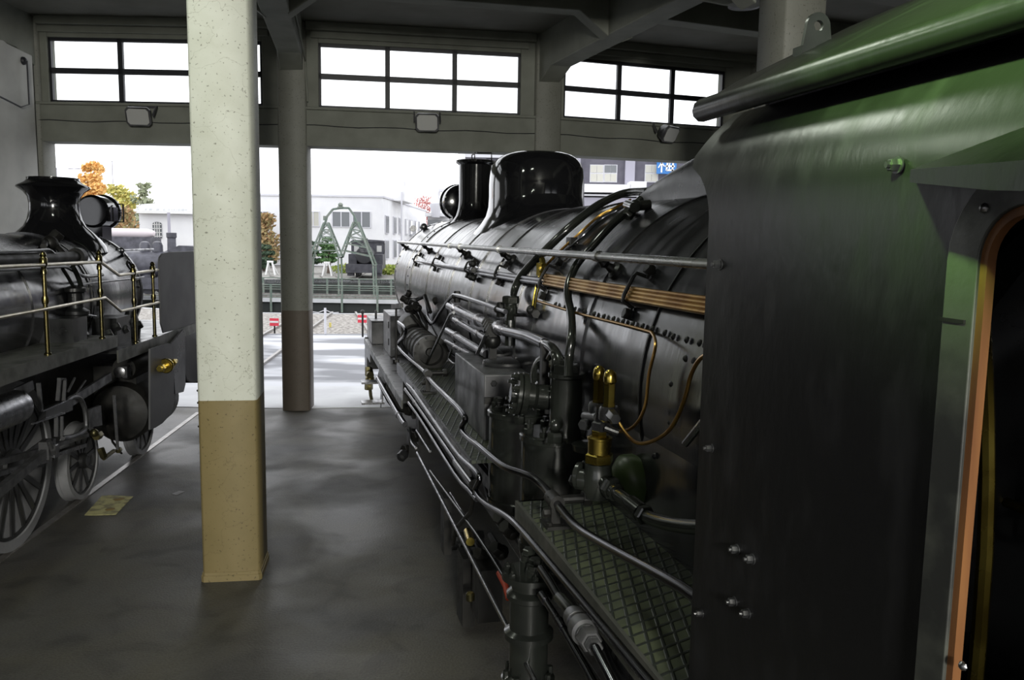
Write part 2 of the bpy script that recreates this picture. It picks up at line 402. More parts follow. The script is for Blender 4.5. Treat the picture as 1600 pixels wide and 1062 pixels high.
# columns of the front row (at facet corners)
COLW = .43
def column(x, y, az, w_, dep, h, mat_, label, group=None, plinth=False, mono=False):
    root = MB(); c = .022; hw = w_/2; hd = dep/2
    prof = [(-hw+c,-hd),(hw-c,-hd),(hw,-hd+c),(hw,hd-c),(hw-c,hd),(-hw+c,hd),(-hw,hd-c),(-hw,-hd+c)]
    o = empty('concrete_column', (x, y, 0), -az)
    tag(o, label, 'column', group)
    root.prism([(px, py, 0) for px, py in prof], (0, 0, h)); root.build('shaft', mat_, o, ang=50)
    if plinth:
        pb = MB(); k = 1.0
        for z0, z1, e in ((0, .05, .012), (.05, .075, .006)):
            pb.prism([(px + (e if px > 0 else -e), py + (e if py > 0 else -e), z0) for px, py in prof], (0, 0, z1 - z0))
        pb.build('base_skirting', mat_, o)
    return o
# near row
def polar(r, th): return CX - r * math.sin(math.radians(th)), CY - r * math.cos(math.radians(th))
na = math.radians(-8.8)
cc = Vector((-2.219, 6.367)) + Vector((math.sin(na), math.cos(na))) * .22
column(cc.x, cc.y, na, .445, .44, 6.0, M['col'], 'pale green and ochre square column standing alone in the foreground', plinth=True)
column(2.55, 8.0, math.radians(-17.4), .44, .44, 6.0, M['col_shaded'], 'pale square column rising behind the roof of the black cab')
labs = ['square column at the far left end of the shed front', 'second square column from the far left end of the shed front',
        'grey column at the left edge beside the brass-railed locomotive', 'dark square column in the doorway behind the foreground column',
        'square column above and behind the polished dome', 'square column right of the right-hand window, behind the black cab', 'square column at the far right end of the shed front']
for i, (x, y) in enumerate(FP):
    a1 = facet(max(i-1, 0))[1]; a2 = facet(min(i, 5))[1]; d = (a1 + a2).normalized(); az = -math.atan2(d.y, d.x)
    nn = Vector((-d.y, d.x)); p = Vector((x, y)) + nn * .19
    column(p.x, p.y, az, COLW, .44, Z_CEIL, M['col_shaded'], labs[i])
# girders running from near row to front row, with haunches, and cross beams
near = [polar(36.6, 14.2), polar(36.6, 6.2), polar(36.6, -1.7), (-2.19, 6.6), (2.50, 7.9), (7.2, 10.2), (11.2, 13.2)]
for i in range(7):
    a = Vector((*FP[i], 0)); b = Vector((*near[i], 0)); d = (b - a); L = d.length; d.normalize(); n = Vector((-d.y, d.x, 0)) * .17
    prof = [(0, 5.25), (.5, 5.42), (L*.72, 5.42), (L*.86, 5.12), (L - .15, 5.05), (L + 6.5, 5.05), (L + 6.5, 6.0), (0, 6.0)]
    mb = MB().prism([a + d*u + Vector((0,0,z)) - n for u, z in prof], n*2)
    struct(mb.build('ceiling_girder', M['conc'], smooth=False, bevel=.015))
for j, (u, zb_) in enumerate(((.40, 5.70), (.93, 5.30))):
    for i in range(6):
        a = Vector((*FP[i], 0)).lerp(Vector((*near[i], 0)), u); b = Vector((*FP[i+1], 0)).lerp(Vector((*near[i+1], 0)), u)
        d = (b - a); L = d.length; d.normalize(); n = Vector((-d.y, d.x, 0)) * .14
        prof = [(.15, zb_ - .3), (.55, zb_), (L - .55, zb_), (L - .15, zb_ - .3), (L - .15, 6.0), (.15, 6.0)]
        struct(MB().prism([a + d*u_ + Vector((0,0,z)) - n for u_, z in prof], n*2).build('ceiling_beam', M['conc'], smooth=False, bevel=.015))
# ceiling slab, floor
outer = [Vector((*p, 0)) for p in FP]
back = [Vector((14, -8, 0)), Vector((-17, -8, 0))]
poly = outer + [Vector((14, 18, 0))] + back + [Vector((-17, 11.4, 0))]
struct(MB().prism([p + Vector((0,0,5.98)) for p in poly], (0,0,.3)).build('ceiling', M['ceil'], smooth=False))
fpoly = [p + (Vector((0, .12, 0))) for p in outer] + [Vector((14, 18, 0))] + back + [Vector((-17, 11.4, 0))]
struct(MB().prism([p + Vector((0,0,-.3)) for p in fpoly], (0,0,.3)).build('floor', M['floor'], smooth=False))
# side and back walls with high back windows
mb = MB(); mb.box((-17.3, -8, 0), (-17, 11.6, 6.2)); struct(mb.build('wall_side_left', M['conc'], smooth=False))
mb = MB(); mb.box((14, -8, 0), (14.3, 18, 6.2)); struct(mb.build('wall_side_right', M['conc'], smooth=False))
mb = MB(); mb.box((-17, -8.3, 0), (14, -8, 1.6)); mb.box((-17, -8.3, 4.6), (14, -8, 6.2))
for k in range(8): mb.box((-17 + k*4.3, -8.3, 1.6), (-16 + k*4.3, -8, 4.6))
struct(mb.build('wall_back', M['conc'], smooth=False))
mb = MB(); mb.box((13, 15.6, 0), (14, 18.0, 6.2)); mb.box((8.2, 17.0, Z_BEAM), (13, 17.3, 6.2)); struct(mb.build('wall_corner_right', M['conc'], smooth=False))
# wing wall at the left edge
mb = MB()
wz = [(12.8, 0), (12.8, 5.38), (12.2, 5.42), (11.4, 5.75), (10.4, 5.98), (10.4, 0)]
wx = lambda y: -7.245 - (12.9 - y) * .02
mb.prism([(wx(y) - .22, y, z) for y, z in wz], (.22, 0, 0))
M['daylit_wall'] = mat('daylit_grey_wall_paint', (.42,.42,.40), .7, 0, .3, (.34,.34,.325), 2)  # paint lightened to carry the daylight falling on this wall
struct(mb.build('wall_partition_left', M['daylit_wall'], smooth=False, bevel=.02))
hk = MB(); 
hp = [(wx(12.1)+.01, 12.55, 5.25), (wx(12)+.10, 12.5, 5.24), (wx(12)+.10, 12.5, 4.62), (wx(12)+.09, 12.3, 4.55), (wx(11)+.05, 11.3, 4.72), (wx(10.6)+.05, 10.6, 4.9)]
hk.tube(hp, .012, 8); hk.ball(hp[0], .06, 10)
tag(hk.build('wire_hook', M['winframe']), 'bent wire conduit with a hook on the left partition wall', 'wire')

# conduit wires on the lintel beams and girders
cb = MB()
for i in (2, 3, 4):
    a, d, n, L = facet(i)
    pts = []
    for k in range(13):
        u = L*k/12; pts.append(a + d*u - n*.012 + Vector((0,0, 4.45 + .012*math.sin(k*1.7))))
    cb.tube(pts, .007, 6)
tag(cb.build('conduit_wire', M['winframe']), 'thin black wire running along the beam under the windows', 'wire')
a = Vector((*FP[3], 0)); b = Vector((*near[3], 0)); d = (b-a).normalized(); n = Vector((-d.y, d.x, 0))
side = n * .19 if n.x > 0 else -n * .19
pp = [a + d*.02 + side + Vector((.05,-.02,4.8)), a + d*.05 + side + Vector((0.02,0,5.4)), a + d*1.2 + side + Vector((0,0,5.6)), a + d*2.1 + side + Vector((0,0,5.6))]
tag(MB().tube(pp, .013, 8).build('conduit_pipe', M['conc']), 'thin pipe climbing the girder right of the foreground column', 'pipe')

# floodlights under the windows
def floodlight(i, x, y, label, tilt=0.0, yaw=0.0):
    u, z = on_facet(i, x, y); a, d, n, L = facet(i)
    p = a + d*u; rz = math.atan2(d.y, d.x)
    o = empty('floodlight', (p.x, p.y, z), rz); tag(o, label, 'lamp', 'floodlights on the lintel beam')
    h = MB()
    # tapered housing opening to a glass front facing into the shed (-y), tilted down
    rr = Matrix.Rotation(yaw, 3, 'Z') @ Matrix.Rotation(tilt, 3, 'X')
    def T(x, y, z): return rr @ Vector((x, y, z)) + Vector((0, -.17, 0))
    def rrect(w_, h_, y, c):
        return [T(sx*(w_-c*ax), y, sz*(h_-c*az_)) for sx, sz, ax, az_ in ((1,1,1,0),(1,1,0,1),(1,-1,0,1),(1,-1,1,0),(-1,-1,1,0),(-1,-1,0,1),(-1,1,0,1),(-1,1,1,0))]
    rings = [rrect(.09,.06,.12,.02), rrect(.15,.11,.05,.03), rrect(.17,.13,-.04,.04), rrect(.18,.14,-.06,.04), rrect(.18,.14,-.085,.04)]
    vs_ = [p_ for r_ in rings for p_ in r_]; fs = []
    for k in range(len(rings)-1):
        for j in range(8): fs.append((k*8+j, k*8+(j+1)%8, (k+1)*8+(j+1)%8, (k+1)*8+j))
    fs.append(tuple(range(8))); fs.append(tuple(range(32, 40)))
    h.add(vs_, fs); h.build('housing', M['boxgrey'], o)
    gl = MB().prism(rrect(.155,.115,-.087,.035), rr @ Vector((0,-.012,0))); gl.build('lamp_glass', M['whitew'], o)
    br = MB(); br.bar((-.2,-.17,.0),(-.2,-.02,.15),.02,.05); br.bar((.2,-.17,0),(.2,-.02,.15),.02,.05); br.box((-.21,-.02,.13),(.21,.01,.18)); br.build('bracket', M['boxgrey'], o)
    return o
floodlight(2, 226, 183, 'small square floodlight on the beam left of the foreground column', .35, .1)
floodlight(3, 667, 192, 'small square floodlight on the beam below the middle window', .35, -.1)
floodlight(4, 1035, 209, 'small square floodlight on the beam nearest the black cab', .5, .45)
# pendant lamp at the top
p = WF.at(1163, 10, s=10.6)
o = empty('pendant_lamp', p); tag(o, 'round metal pendant lamp shade hanging at the ceiling above the black cab', 'lamp')
MB().lathe([(.04,.16),(.06,.12),(.10,.08),(.19,.02),(.20,0),(.195,-.005),(.18,.0)], (0,0,0), seg=28).build('lamp_shade', M['boxgrey'], o)
MB().cyl((0,0,.15),(0,0,5.98-p.z),.01,8).build('rod', M['winframe'], o)
# ================================================================== the black locomotive on the right
R = FR.root('steam_locomotive')
tag(R, 'black steam locomotive filling the right side, seen along its boiler from beside the cab', 'locomotive')
v = FR.v; at = FR.at; TC, ZC, RB = 2.35, 2.09, .95
def C(x, y, off=0.0): return FR.cyl(x, y, TC, ZC, RB + off)
def part(mb, name, m, parent=None, **k): return mb.build(name, m, parent or R, **k)
def lab(o, t): o['label'] = t; return o
def nrm(p):  # outward normal of the boiler at a point
    n = Vector((p.x, 0, p.z - ZC)); return n.normalized()
def ringtube(mb, s, r, rt, a0=0, a1=2*PI, seg=72, tseg=6, t0=TC, z0=ZC):
    pts = [v(s, t0 - r*math.cos(a0 + (a1-a0)*k/seg), z0 + r*math.sin(a0 + (a1-a0)*k/seg)) for k in range(seg if a1-a0 > 6.2 else seg+1)]
    mb.tube(pts, rt, tseg, closed=(a1-a0 > 6.2))
def band(mb, s, r, w_, h_, seg=72, t0=TC, z0=ZC):
    o = v(s - w_/2, t0, z0); mb.lathe([(r - .01, 0), (r + h_, 0), (r + h_, w_), (r - .01, w_)], o, (0, 1, 0), seg)

# --- boiler barrel, smokebox
s_sb = 11.35
boil = part(MB().lathe([(RB - .004, 0), (RB - .004, s_sb - 1.9)], v(1.9, TC, ZC), (0,1,0), 96), 'boiler', M['boiler'])
for s in [C(px, py).y + FR.s0 for (px, py) in ((667,435),(704,435),(739,440))] + [5.55, 6.5, 4.1]:
    b_ = MB(); band(b_, s, RB, .045, .006); part(b_, 'boiler_band', M['boiler'], boil)
sm = part(MB().lathe([(RB + .002, 0), (RB + .002, 13.3 - s_sb), (RB - .02, 13.33 - s_sb), (RB*.8, 13.35 - s_sb), (RB*.75, 13.42 - s_sb), (.3, 13.56 - s_sb), (.01, 13.58 - s_sb)], v(s_sb, TC, ZC), (0,1,0), 96), 'smokebox', M['boiler'])
b_ = MB(); band(b_, 13.27, RB, .05, .012); band(b_, s_sb, RB, .05, .012); band(b_, 11.85, RB, .04, .01)
for k in range(26):
    a = -.5 + k * .13
    for s in (11.62, 13.2):
        p = v(s, TC - RB*math.cos(a), ZC + RB*math.sin(a)); b_.rivet(p, nrm(p), .014)
part(b_, 'smokebox_ring', M['boiler'], sm)
# firebox sides
fb = MB()
fb.prism([v(1.9, TC-.93, 2.15), v(5.1, TC-.93, 2.15), v(5.3, TC-.93, 2.0), v(5.35, TC-.93, 1.2), v(1.9, TC-.93, 1.2)], (1.86, 0, 0))
fbo = part(fb, 'firebox', M['boiler'])
for k in range(11):
    x = 869 + (1020 - 869) * k / 10; y = 475.6 + (514 - 475.6) * k / 10
    p = C(x, y, .004); part(MB().rivet(p, nrm(p), .016), 'cladding_bolt', M['dark'], boil)
for x, y in ((1040,520),(1053,526),(1074,531),(1094,536),(1050,600),(1048,660),(1023,712),(1072,560)):
    p = C(x, y, .004) if y < 560 else at(x, y, t=TC - .935); part(MB().rivet(p, nrm(p) if y < 560 else (-1,0,0), .015), 'cladding_bolt', M['dark'], boil)

# cladding seam strip running down at x~1055
ss = C(1065, 420).y + FR.s0
b_ = MB(); band(b_, ss, RB, .012, .004); b_.tube([C(x, y, .004) for x, y in ((840,471),(906,491),(962,505),(1013,519))], .006, 6)
part(b_, 'cladding_seam', M['dark'], boil)

# --- dome
s_d = 8.42
def dome_ring(z, k, flare=0):
    pts = []
    for i in range(56):
        a = 2*PI*i/56; ct, st = math.cos(a), math.sin(a); e = .85
        x = abs(ct)**e * math.copysign(1, ct) * .47 * k + ct * flare; y = abs(st)**e * math.copysign(1, st) * .60 * k + st * flare
        zz = z
        if flare >= .0 and z < 3.15:
            xx = min(abs(x), RB - .01); zs = ZC + math.sqrt(RB*RB - xx*xx); zz = zs + (z - 2.95)
        pts.append(Vector((x, s_d - FR.s0 + y, zz)))
    return pts
rings = [dome_ring(2.94, 1, .16), dome_ring(2.958, 1, .145), dome_ring(2.99, 1, .08), dome_ring(3.04, 1, .03), dome_ring(3.12, 1, .006)]
for z, k in ((3.2,1.0),(3.32,1.0),(3.40,.99),(3.47,.97),(3.53,.93),(3.575,.86),(3.61,.76),(3.635,.62),(3.655,.40),(3.663,.2),(3.665,.02)): rings.append(dome_ring(z, k, 0))
mb = MB(); vs_ = [p for r in rings for p in r]; fs = []
for i in range(len(rings)-1):
    for k in range(56): fs.append((i*56+k, i*56+(k+1)%56, (i+1)*56+(k+1)%56, (i+1)*56+k))
mb.add(vs_, fs); part(mb, 'dome', M['gloss'], ang=60)
# --- chimney
s_c = 11.55; r_c = .235
ch = MB().lathe([(.44,-.16),(.40,-.11),(.33,-.04),(.275,.04),(.245,.14),(r_c,.24),(r_c,.74),(r_c+.045,.77),(r_c+.05,.80),(r_c,.81),(.05,.815)], v(s_c, TC, ZC+RB), (0,0,1), 40)
cho = part(ch, 'chimney', M['gloss'])
c0 = ZC + RB + .8
part(MB().tube([v(s_c,TC-.02,c0), v(s_c,TC-.02,c0+.11), v(s_c,TC+.22,c0+.12), v(s_c,TC+.22,c0)], .011, 6).tube([v(s_c+.2,TC-.02,c0), v(s_c+.2,TC-.02,c0+.1), v(s_c-.2,TC-.02,c0+.1)], .009, 6), 'lid_handle', M['dark'], cho)
# --- headlamp in front of the chimney
hl = MB(); hc = v(12.75, TC - .02, 3.32)
hl.lathe([(.01,0),(.18,.0),(.255,.03),(.26,.10),(.26,.30),(.28,.31),(.28,.36)], hc - Vector((0,.2,0)), (0,1,0), 36)
hl.box(hc + Vector((-.12,-.15,-.34)), hc + Vector((.12,.15,-.2)))
hlo = part(hl, 'headlamp', M['gloss'])
part(MB().lathe([(.25,0),(.15,.05),(.01,.07)], hc + Vector((0,.15,0)), (0,1,0), 28), 'lamp_glass', M['whitew'], hlo)
# marker lamp on the left shoulder of the smokebox
mk = MB(); p = C(662, 354, .05)
mk.lathe([(.02,-.02),(.05,0),(.06,.03),(.06,.10),(.045,.12)], p - Vector((0,.05,0)), (0,1,0), 18); mk.lathe([(.05,0),(.05,.08)], p + Vector((-.16,.02,-.03)), (0,1,0), 16)
mk.tube([C(683,349,.0), C(672,352,.04), p], .012, 6)
part(mk, 'marker_lamp', M['steel'])

# --- turret cover ahead of the cab
tu = MB(); rr_ = []
for s, h, wd in ((5.37,.0,.08),(5.36,.04,.12),(5.30,.07,.16),(5.18,.10,.19),(5.0,.135,.21),(4.72,.195,.23),(4.4,.25,.25),(3.5,.29,.27),(1.95,.29,.27)):
    ring = []
    for k in range(17):
        a = PI*k/16; x = -math.cos(a)*wd; zb_ = ZC + math.sqrt(max(RB*RB - x*x, 0)) - .03
        e = abs(math.sin(a))**.6
        ring.append(Vector((x, s - FR.s0, zb_ + e*(ZC + RB + h - zb_))))
    rr_.append(ring)
vs_ = [p for r in rr_ for p in r]; fs = []
for i in range(len(rr_)-1):
    for k in range(16): fs.append((i*17+k, i*17+k+1, (i+1)*17+k+1, (i+1)*17+k))
fs.append(tuple(range(17)))
part(MB().add(vs_, fs), 'turret_cover', M['satin'], ang=60)

# --- handrail along the boiler
hr = MB(); A = at(622,378,t=1.43); B = at(1113,413,t=1.43)
B2 = B + (B - A).normalized()*.35
hr.tube([A, A.lerp(B,.5), B2], .0205, 12)
for x in (703, 719, 780, 934):
    f = at(x, 378 + (x-622)*.0717, t=1.43); k = (f.y - A.y)/(B.y - A.y); q = A.lerp(B, k); hr.tube([q - Vector((0,.025,0)), q + Vector((0,.025,0))], .029, 12)
hro = part(hr, 'handrail', M['rail_rod'])
for x, y in ((636,388),(672,392),(730,398),(800,405),(965,420)):
    # bracket foot on the boiler, head on the rail
    ft = C(x, y, .0); fr_ = A.lerp(B, (ft.y + .0 - A.y)/(B.y - A.y))
    s_ = ft.y
    ft = Vector((-math.sqrt(RB*RB - (2.60-ZC)**2), s_, 2.60))
    b_ = MB(); n = nrm(ft)
    b_.tube([fr_, fr_.lerp(ft,.3), fr_.lerp(ft,.45), fr_.lerp(ft,.6), ft], [.012,.018,.03,.018,.034], 10)
    b_.lathe([(.05,-.01),(.045,.012),(.02,.03)], ft, n, 12)
    part(b_, 'handrail_bracket', M['dark'])

# --- pipes clipped along the boiler side
pl = MB()
pl.tube(smooth_path([C(x, y, .045) for x, y in ((651,407),(700,415),(742,421),(800,431),(850,438))], 3), .017, 8)
pl.tube(smooth_path([C(x, y, .045) for x, y in ((742,426),(800,436),(850,443))], 3), .013, 8)
part(pl, 'lubricator_pipe', M['pipe'])
ends = [(849,429,1112,467),(849,433.5,1112,474.5),(849,438,1112,482),(849,443,1112,489.5)]
for k, (x0, y0, x1, y1) in enumerate(ends):
    pts = [C(x0 + (x1-x0)*j/6, y0 + (y1-y0)*(j/6) + (1.2*math.sin(PI*j/6)), .045) for j in range(7)]
    e = pts[-1] + (pts[-1]-pts[-2]).normalized()*.3
    o = part(MB().tube(pts + [e], .0098, 8), 'copper_pipe', M['copper'])
for x, y in ((1000,457),(862,437),(787,428),(738,420),(685,412),(655,406)):
    b_ = MB(); p = C(x, y, .0); s_ = p.y; zz = p.z; h = .07 if x > 840 else .045
    th0 = math.atan2(zz - ZC, -p.x)
    def onb(dth, off): a = th0 + dth; return Vector((-(RB+off)*math.cos(a), s_, ZC + (RB+off)*math.sin(a)))
    arc = [onb(-h*1.2, 0), onb(-h, .06)] + [onb(h*(j/3 - 1), .066) for j in range(1, 6)] + [onb(h, .06), onb(h*1.2, 0)]
    b_.tube(arc, .010, 6)
    for sg in (-1, 1):
        q = onb(sg*h*1.7, 0); b_.hexn(q - nrm(q)*.0, nrm(q), .028, .035); b_.bar(onb(sg*h*1.1,.01), onb(sg*h*1.9,.01), .035, .012, up=nrm(q))
    part(b_, 'pipe_clamp', M['dark'])
b_ = MB(); q = C(740, 421, .05)
for dx, dz in ((-.03,.05),(.03,.05),(.0,-.02),(.05,-.07),(-.05,-.07)): b_.ball(q + Vector((-.01, dx, dz)), .03, 8)
b_.hexn(q + Vector((-.02,-.12,0)), (0,1,0), .028, .08); b_.hexn(q + Vector((0,.06,0)), (0,1,0), .03, .08)
part(b_, 'check_valve', M['dark'])
# --- two fat black pipes coming over the boiler
p1 = [C(x, y, .05) for x, y in ((1012,299),(975,302),(935,320),(890,355),(845,398),(815,430),(803,455))]
last = p1[-1]; low = [at(799,478,t=1.33), at(797,500,t=1.33), at(796,535,t=1.33)]
o1 = part(MB().tube(smooth_path(p1 + low, 5), .0275, 12), 'feed_pipe', M['bpipe'])
b_ = MB(); b_.hexn(at(798,474,t=1.33), (0,0,1), .058, .05); b_.hexn(at(798,490,t=1.33), (0,0,1), .046, .05); b_.cyl(at(798,488,t=1.33), at(798,470,t=1.33), .04, 16); b_.cyl(at(797,540,t=1.33), at(797,500,t=1.33), .036, 16)
part(b_, 'pipe_union', M['bpipe'], o1)
p2 = [C(x, y, .045) for x, y in ((1000,312),(983,328),(955,352),(925,385),(902,412),(890,438),(887,462),(892,490))]
part(MB().tube(smooth_path(p2 + [at(893,525,t=1.32), at(889,560,t=1.30), at(888,590,t=1.28)], 5), .0235, 12), 'steam_pipe', M['bpipe'])
b_ = MB(); q = C(990,322,.05)
b_.cyl(q + Vector((-.03,-.09,-.01)), q + Vector((.0,.09,.01)), .03, 14); b_.hexn(q + Vector((-.03,-.04,-.03)), (-.5,-.2,-.5), .034, .05); b_.cyl(q, q + Vector((.10,.0,.01)), .03, 14); b_.ball(q + Vector((.0,-.03,.0)), .038, 12); b_.hexn(q + Vector((.04,.09,.0)), (.2,.9,.1), .03, .06)
part(b_, 'turret_valve', M['bpipe'])
# yellow pipes beside them
part(MB().tube(smooth_path([C(x, y, .03) for x, y in ((985,312),(960,325),(934,339),(906,364),(878,389),(861,406),(852,416))], 4), .0085, 8), 'brass_pipe', M['copper'])
part(MB().tube(smooth_path([C(x+6, y+3, .025) for x, y in ((985,312),(960,325),(934,339),(906,364),(878,389),(861,406))], 4), .007, 8), 'thin_steel_pipe', M['pipe'])
part(MB().tube(smooth_path([C(x, y, .03) for x, y in ((847,422),(841,437),(835,462),(832,488))], 4), .009, 8).tube(smooth_path([C(x, y, .03) for x, y in ((851,424),(845,440),(839,462),(835,488))], 4), .006, 8), 'brass_pipe', M['brass'])
b_ = MB(); q = C(850,418,.05)
b_.ball(q, .03, 10); b_.hexn(q, (-.3,-.8,-.3), .024, .06); b_.hexn(q + Vector((0,.02,.01)), (0,.5,.8), .02, .06); b_.cyl(q + Vector((-.03,0,-.05)), q + Vector((-.03,0,.03)), .02, 10)
part(b_, 'oil_check_valve', M['brass'])
b_ = MB(); q = C(834,489,.03); b_.hexn(q - Vector((.0,.05,0)), (0,1,0), .03, .1); b_.ball(q + Vector((-.02,0,.02)), .03, 8); part(b_, 'pipe_union', M['dark'])
b_ = MB(); q = C(893,378,.02); b_.box(q - Vector((.02,.05,.02)), q + Vector((.02,.05,.03))); part(b_, 'pipe_clip', M['dark'])

# --- steel loop pipe leaving the seam and the second loop
part(MB().tube(smooth_path([C(x,y,.02) for x, y in ((840,470),(906,490),(962,504),(1008,516))] + [C(1020,522,.03), at(1024,541,t=1.36), at(1014,585,t=1.34), at(1009,629,t=1.33), at(998.6,656,t=1.31), at(982,671,t=1.29), at(961,674.6,t=1.27)], 5), .0072, 8), 'copper_pipe', M['copper'])
part(MB().tube(smooth_path([at(x,y,t=1.25) for x, y in ((961,649),(975,673),(992,690),(1012,691.5),(1039,678),(1056,656),(1070,622),(1080,585),(1093.6,561),(1112,550))], 5), .0075, 8), 'copper_pipe', M['copper'])
part(MB().cyl(at(1071,693,t=1.22), at(1104,652,t=1.22), .013, 10), 'lever', M['steel'])

# --- four parallel pipes above the mid platform
def run(pts, r, name, m, t=1.28, seg=12, n=5, parent=None, cuffs=()):
    P_ = smooth_path([at(x, y, t=t) for x, y in pts], n) if len(pts) > 2 else [at(x, y, t=t) for x, y in pts]
    b = MB().tube(P_, r, seg)
    for (x, y) in cuffs:
        q = at(x, y, t=t); j = min(range(len(P_)), key=lambda i: (P_[i]-q).length); j = min(max(j,1), len(P_)-1); d = (P_[j]-P_[j-1]).normalized()
        b.cyl(q - d*.03, q + d*.03, r*1.35, seg)
    return part(b, name, m, parent)
run([(666,493),(673,503),(678,503.5),(686,490),(697,474),(706,463),(714,461),(750,472),(790,487)], .0165, 'air_pipe', M['pipe'], n=4)
run([(702,478),(745,499),(790,517)], .037, 'air_pipe', M['pipe'], n=2, cuffs=((712,483),(748,500),(766,507),(780,512)))
run([(790,517),(824,525),(851,537)], .033, 'air_pipe', M['pipe'], n=2)
run([(851,537),(862,543),(871,556),(875,570),(874,590)], .027, 'air_pipe', M['bpipe'])
run([(857,560),(862,552),(866,560),(864,578)], .014, 'drain_pipe', M['bpipe'], t=1.25)
run([(710,499),(766,532)], .026, 'air_pipe', M['pipe'], cuffs=((716,502),(748,521)))
run([(698,516),(760,553)], .030, 'air_pipe', M['pipe'], cuffs=((713,525),))
run([(697,533),(740,556)], .022, 'air_pipe', M['pipe'], cuffs=((712,541),(722,547)))
run([(706,546),(702,560),(712,568),(722,552)], .010, 'drain_pipe', M['bpipe'], t=1.22)
run([(709,488),(703,492),(666,570)], .0125, 'strut', M['steel'], t=1.2, n=1)
run([(760,522),(746,552)], .014, 'strut', M['steel'], t=1.2)
b_ = MB(); q = at(770,510,t=1.27)
for k in range(4): b_.hexn(q + Vector((-.02,-.10 + k*.06,-.02 + k*.012)), (0,1,0), .052 - .003*k, .03)
b_.bar(q, q - Vector((0,0,.35)), .05, .05); b_.ball(q + Vector((0,0,-.1)), .06, 10)
part(b_, 'pipe_union', M['dark'])
for (x, y) in ((710,463),(777,483)): q = at(x, y, t=1.28); part(MB().hexn(q + Vector((.02,-.02,-.05)), (0,0,1), .03, .1).cyl(q, q + Vector((.14,0,-.04)), .014, 8).ball(q, .026, 8), 'pipe_bracket', M['dark'])
b_ = MB()
q = at(851,543,t=1.27); b_.box(q + Vector((-.02,-.02,-.22)), q + Vector((.02,.02,.02)))
part(b_, 'pipe_bracket', M['dark'])

# --- platforms
zN, zM, zF = 1.50, 1.45, 1.04
nb = part(MB().box(v(-1.2,.99,zN-.02), v(3.757,1.9,zN)), 'running_board', M['tread'])
lab(part(MB().box(v(-1.2,.975,zN-.095), v(3.757,.99,zN+.002)).box(v(3.74,.99,zN-.095), v(3.757,1.5,zN)), 'board_edge', M['edge'], nb), 'worn grey edging')
mbd = part(MB().box(v(4.70,.95,zM-.02), v(8.68,1.9,zM)), 'running_board', M['tread'])
e1 = part(MB().box(v(4.70,.935,zM-.10), v(8.68,.95,zM+.002)).box(v(8.665,.935,zM-.10), v(8.68,1.6,zM)), 'board_edge', M['satin'], mbd)
part(MB().box(v(5.0,.929,zM-.085), v(5.9,.936,zM-.012)).box(v(6.05,.929,zM-.085), v(6.35,.936,zM-.012)).box(v(6.4,.929,zM-.085), v(7.05,.936,zM-.012)).box(v(7.3,.929,zM-.08), v(7.38,.936,zM-.02)), 'number_strip', M['boxgrey'], mbd)
fbd = MB().box(v(8.68,1.0,zF-.03), v(14.3,3.7,zF))
for k in range(14):
    for j in range(2): fbd.ball(v(8.9+k*.32, 1.28+j*.1, zF), .02, 6)
fo = part(fbd, 'front_platform', M['satin'])
lab(part(MB().box(v(8.68,.985,zF-.09), v(14.3,1.0,zF+.003)), 'board_edge', M['edge'], fo), 'worn grey edging')
part(MB().box(v(8.66,1.0,zF), v(8.69,2.0,zM-.02)), 'step_riser', M['dark'])
part(MB().box(v(14.3,1.0,.50), v(14.38,3.7,zF+.02)).box(v(13.2,1.0,.78), v(14.3,1.03,zF-.09)).box(v(13.9,1.0,.5), v(14.3,1.03,.78)), 'buffer_beam', M['satin'])
# frames and dark underworks
part(MB().box(v(-1,1.80,.45), v(14.2,1.84,1.4)).box(v(-1,2.86,.45), v(14.2,2.90,1.4)).box(v(8.6,1.0+.7,.9), v(13,2.9,1.3)).box(v(4.7,1.5,.85), v(8.6,1.55,1.43)), 'main_frame', M['dark'])
cy = MB(); cy.lathe([(.20,-.06),(.33,-.05),(.36,0),(.36,.85),(.33,.9),(.2,.91)], v(11.2,1.38,.72), (0,1,0), 32)
cy.box(v(11.2,1.1,.95), v(12.05,1.85,1.0)); cy.lathe([(.15,-.05),(.17,0),(.17,.9)], v(11.15,1.42,1.0-.1), (0,1,0), 20)
part(cy, 'cylinder', M['dark'])
# steps hanging at the front corner
st = MB()
for z in (.12,.45): st.box(v(13.1,.86,z), v(13.35,1.22,z+.03))
st.bar(v(13.22,1.2,.1), v(13.22,1.2,.96), .04, .02); st.bar(v(13.30,1.2,.1), v(13.30,1.2,.96), .04, .02)
part(st, 'footstep', M['steel'])
b_ = MB(); q = at(578,592,t=1.05); b_.ball(q, .08, 12); b_.cyl(q + Vector((0,-.1,.08)), q + Vector((0,.12,.14)), .06, 12); b_.hexn(q + Vector((-.02,0,-.18)), (0,0,1), .07, .14); b_.hexn(q + Vector((-.03,.02,.05)), (0,0,1), .05, .16); b_.tube([q + Vector((0,0,-.15)), q + Vector((.02,.1,-.3)), q + Vector((.05,.2,-.42))], .03, 8)
part(b_, 'drain_valve', M['oldbrass'])
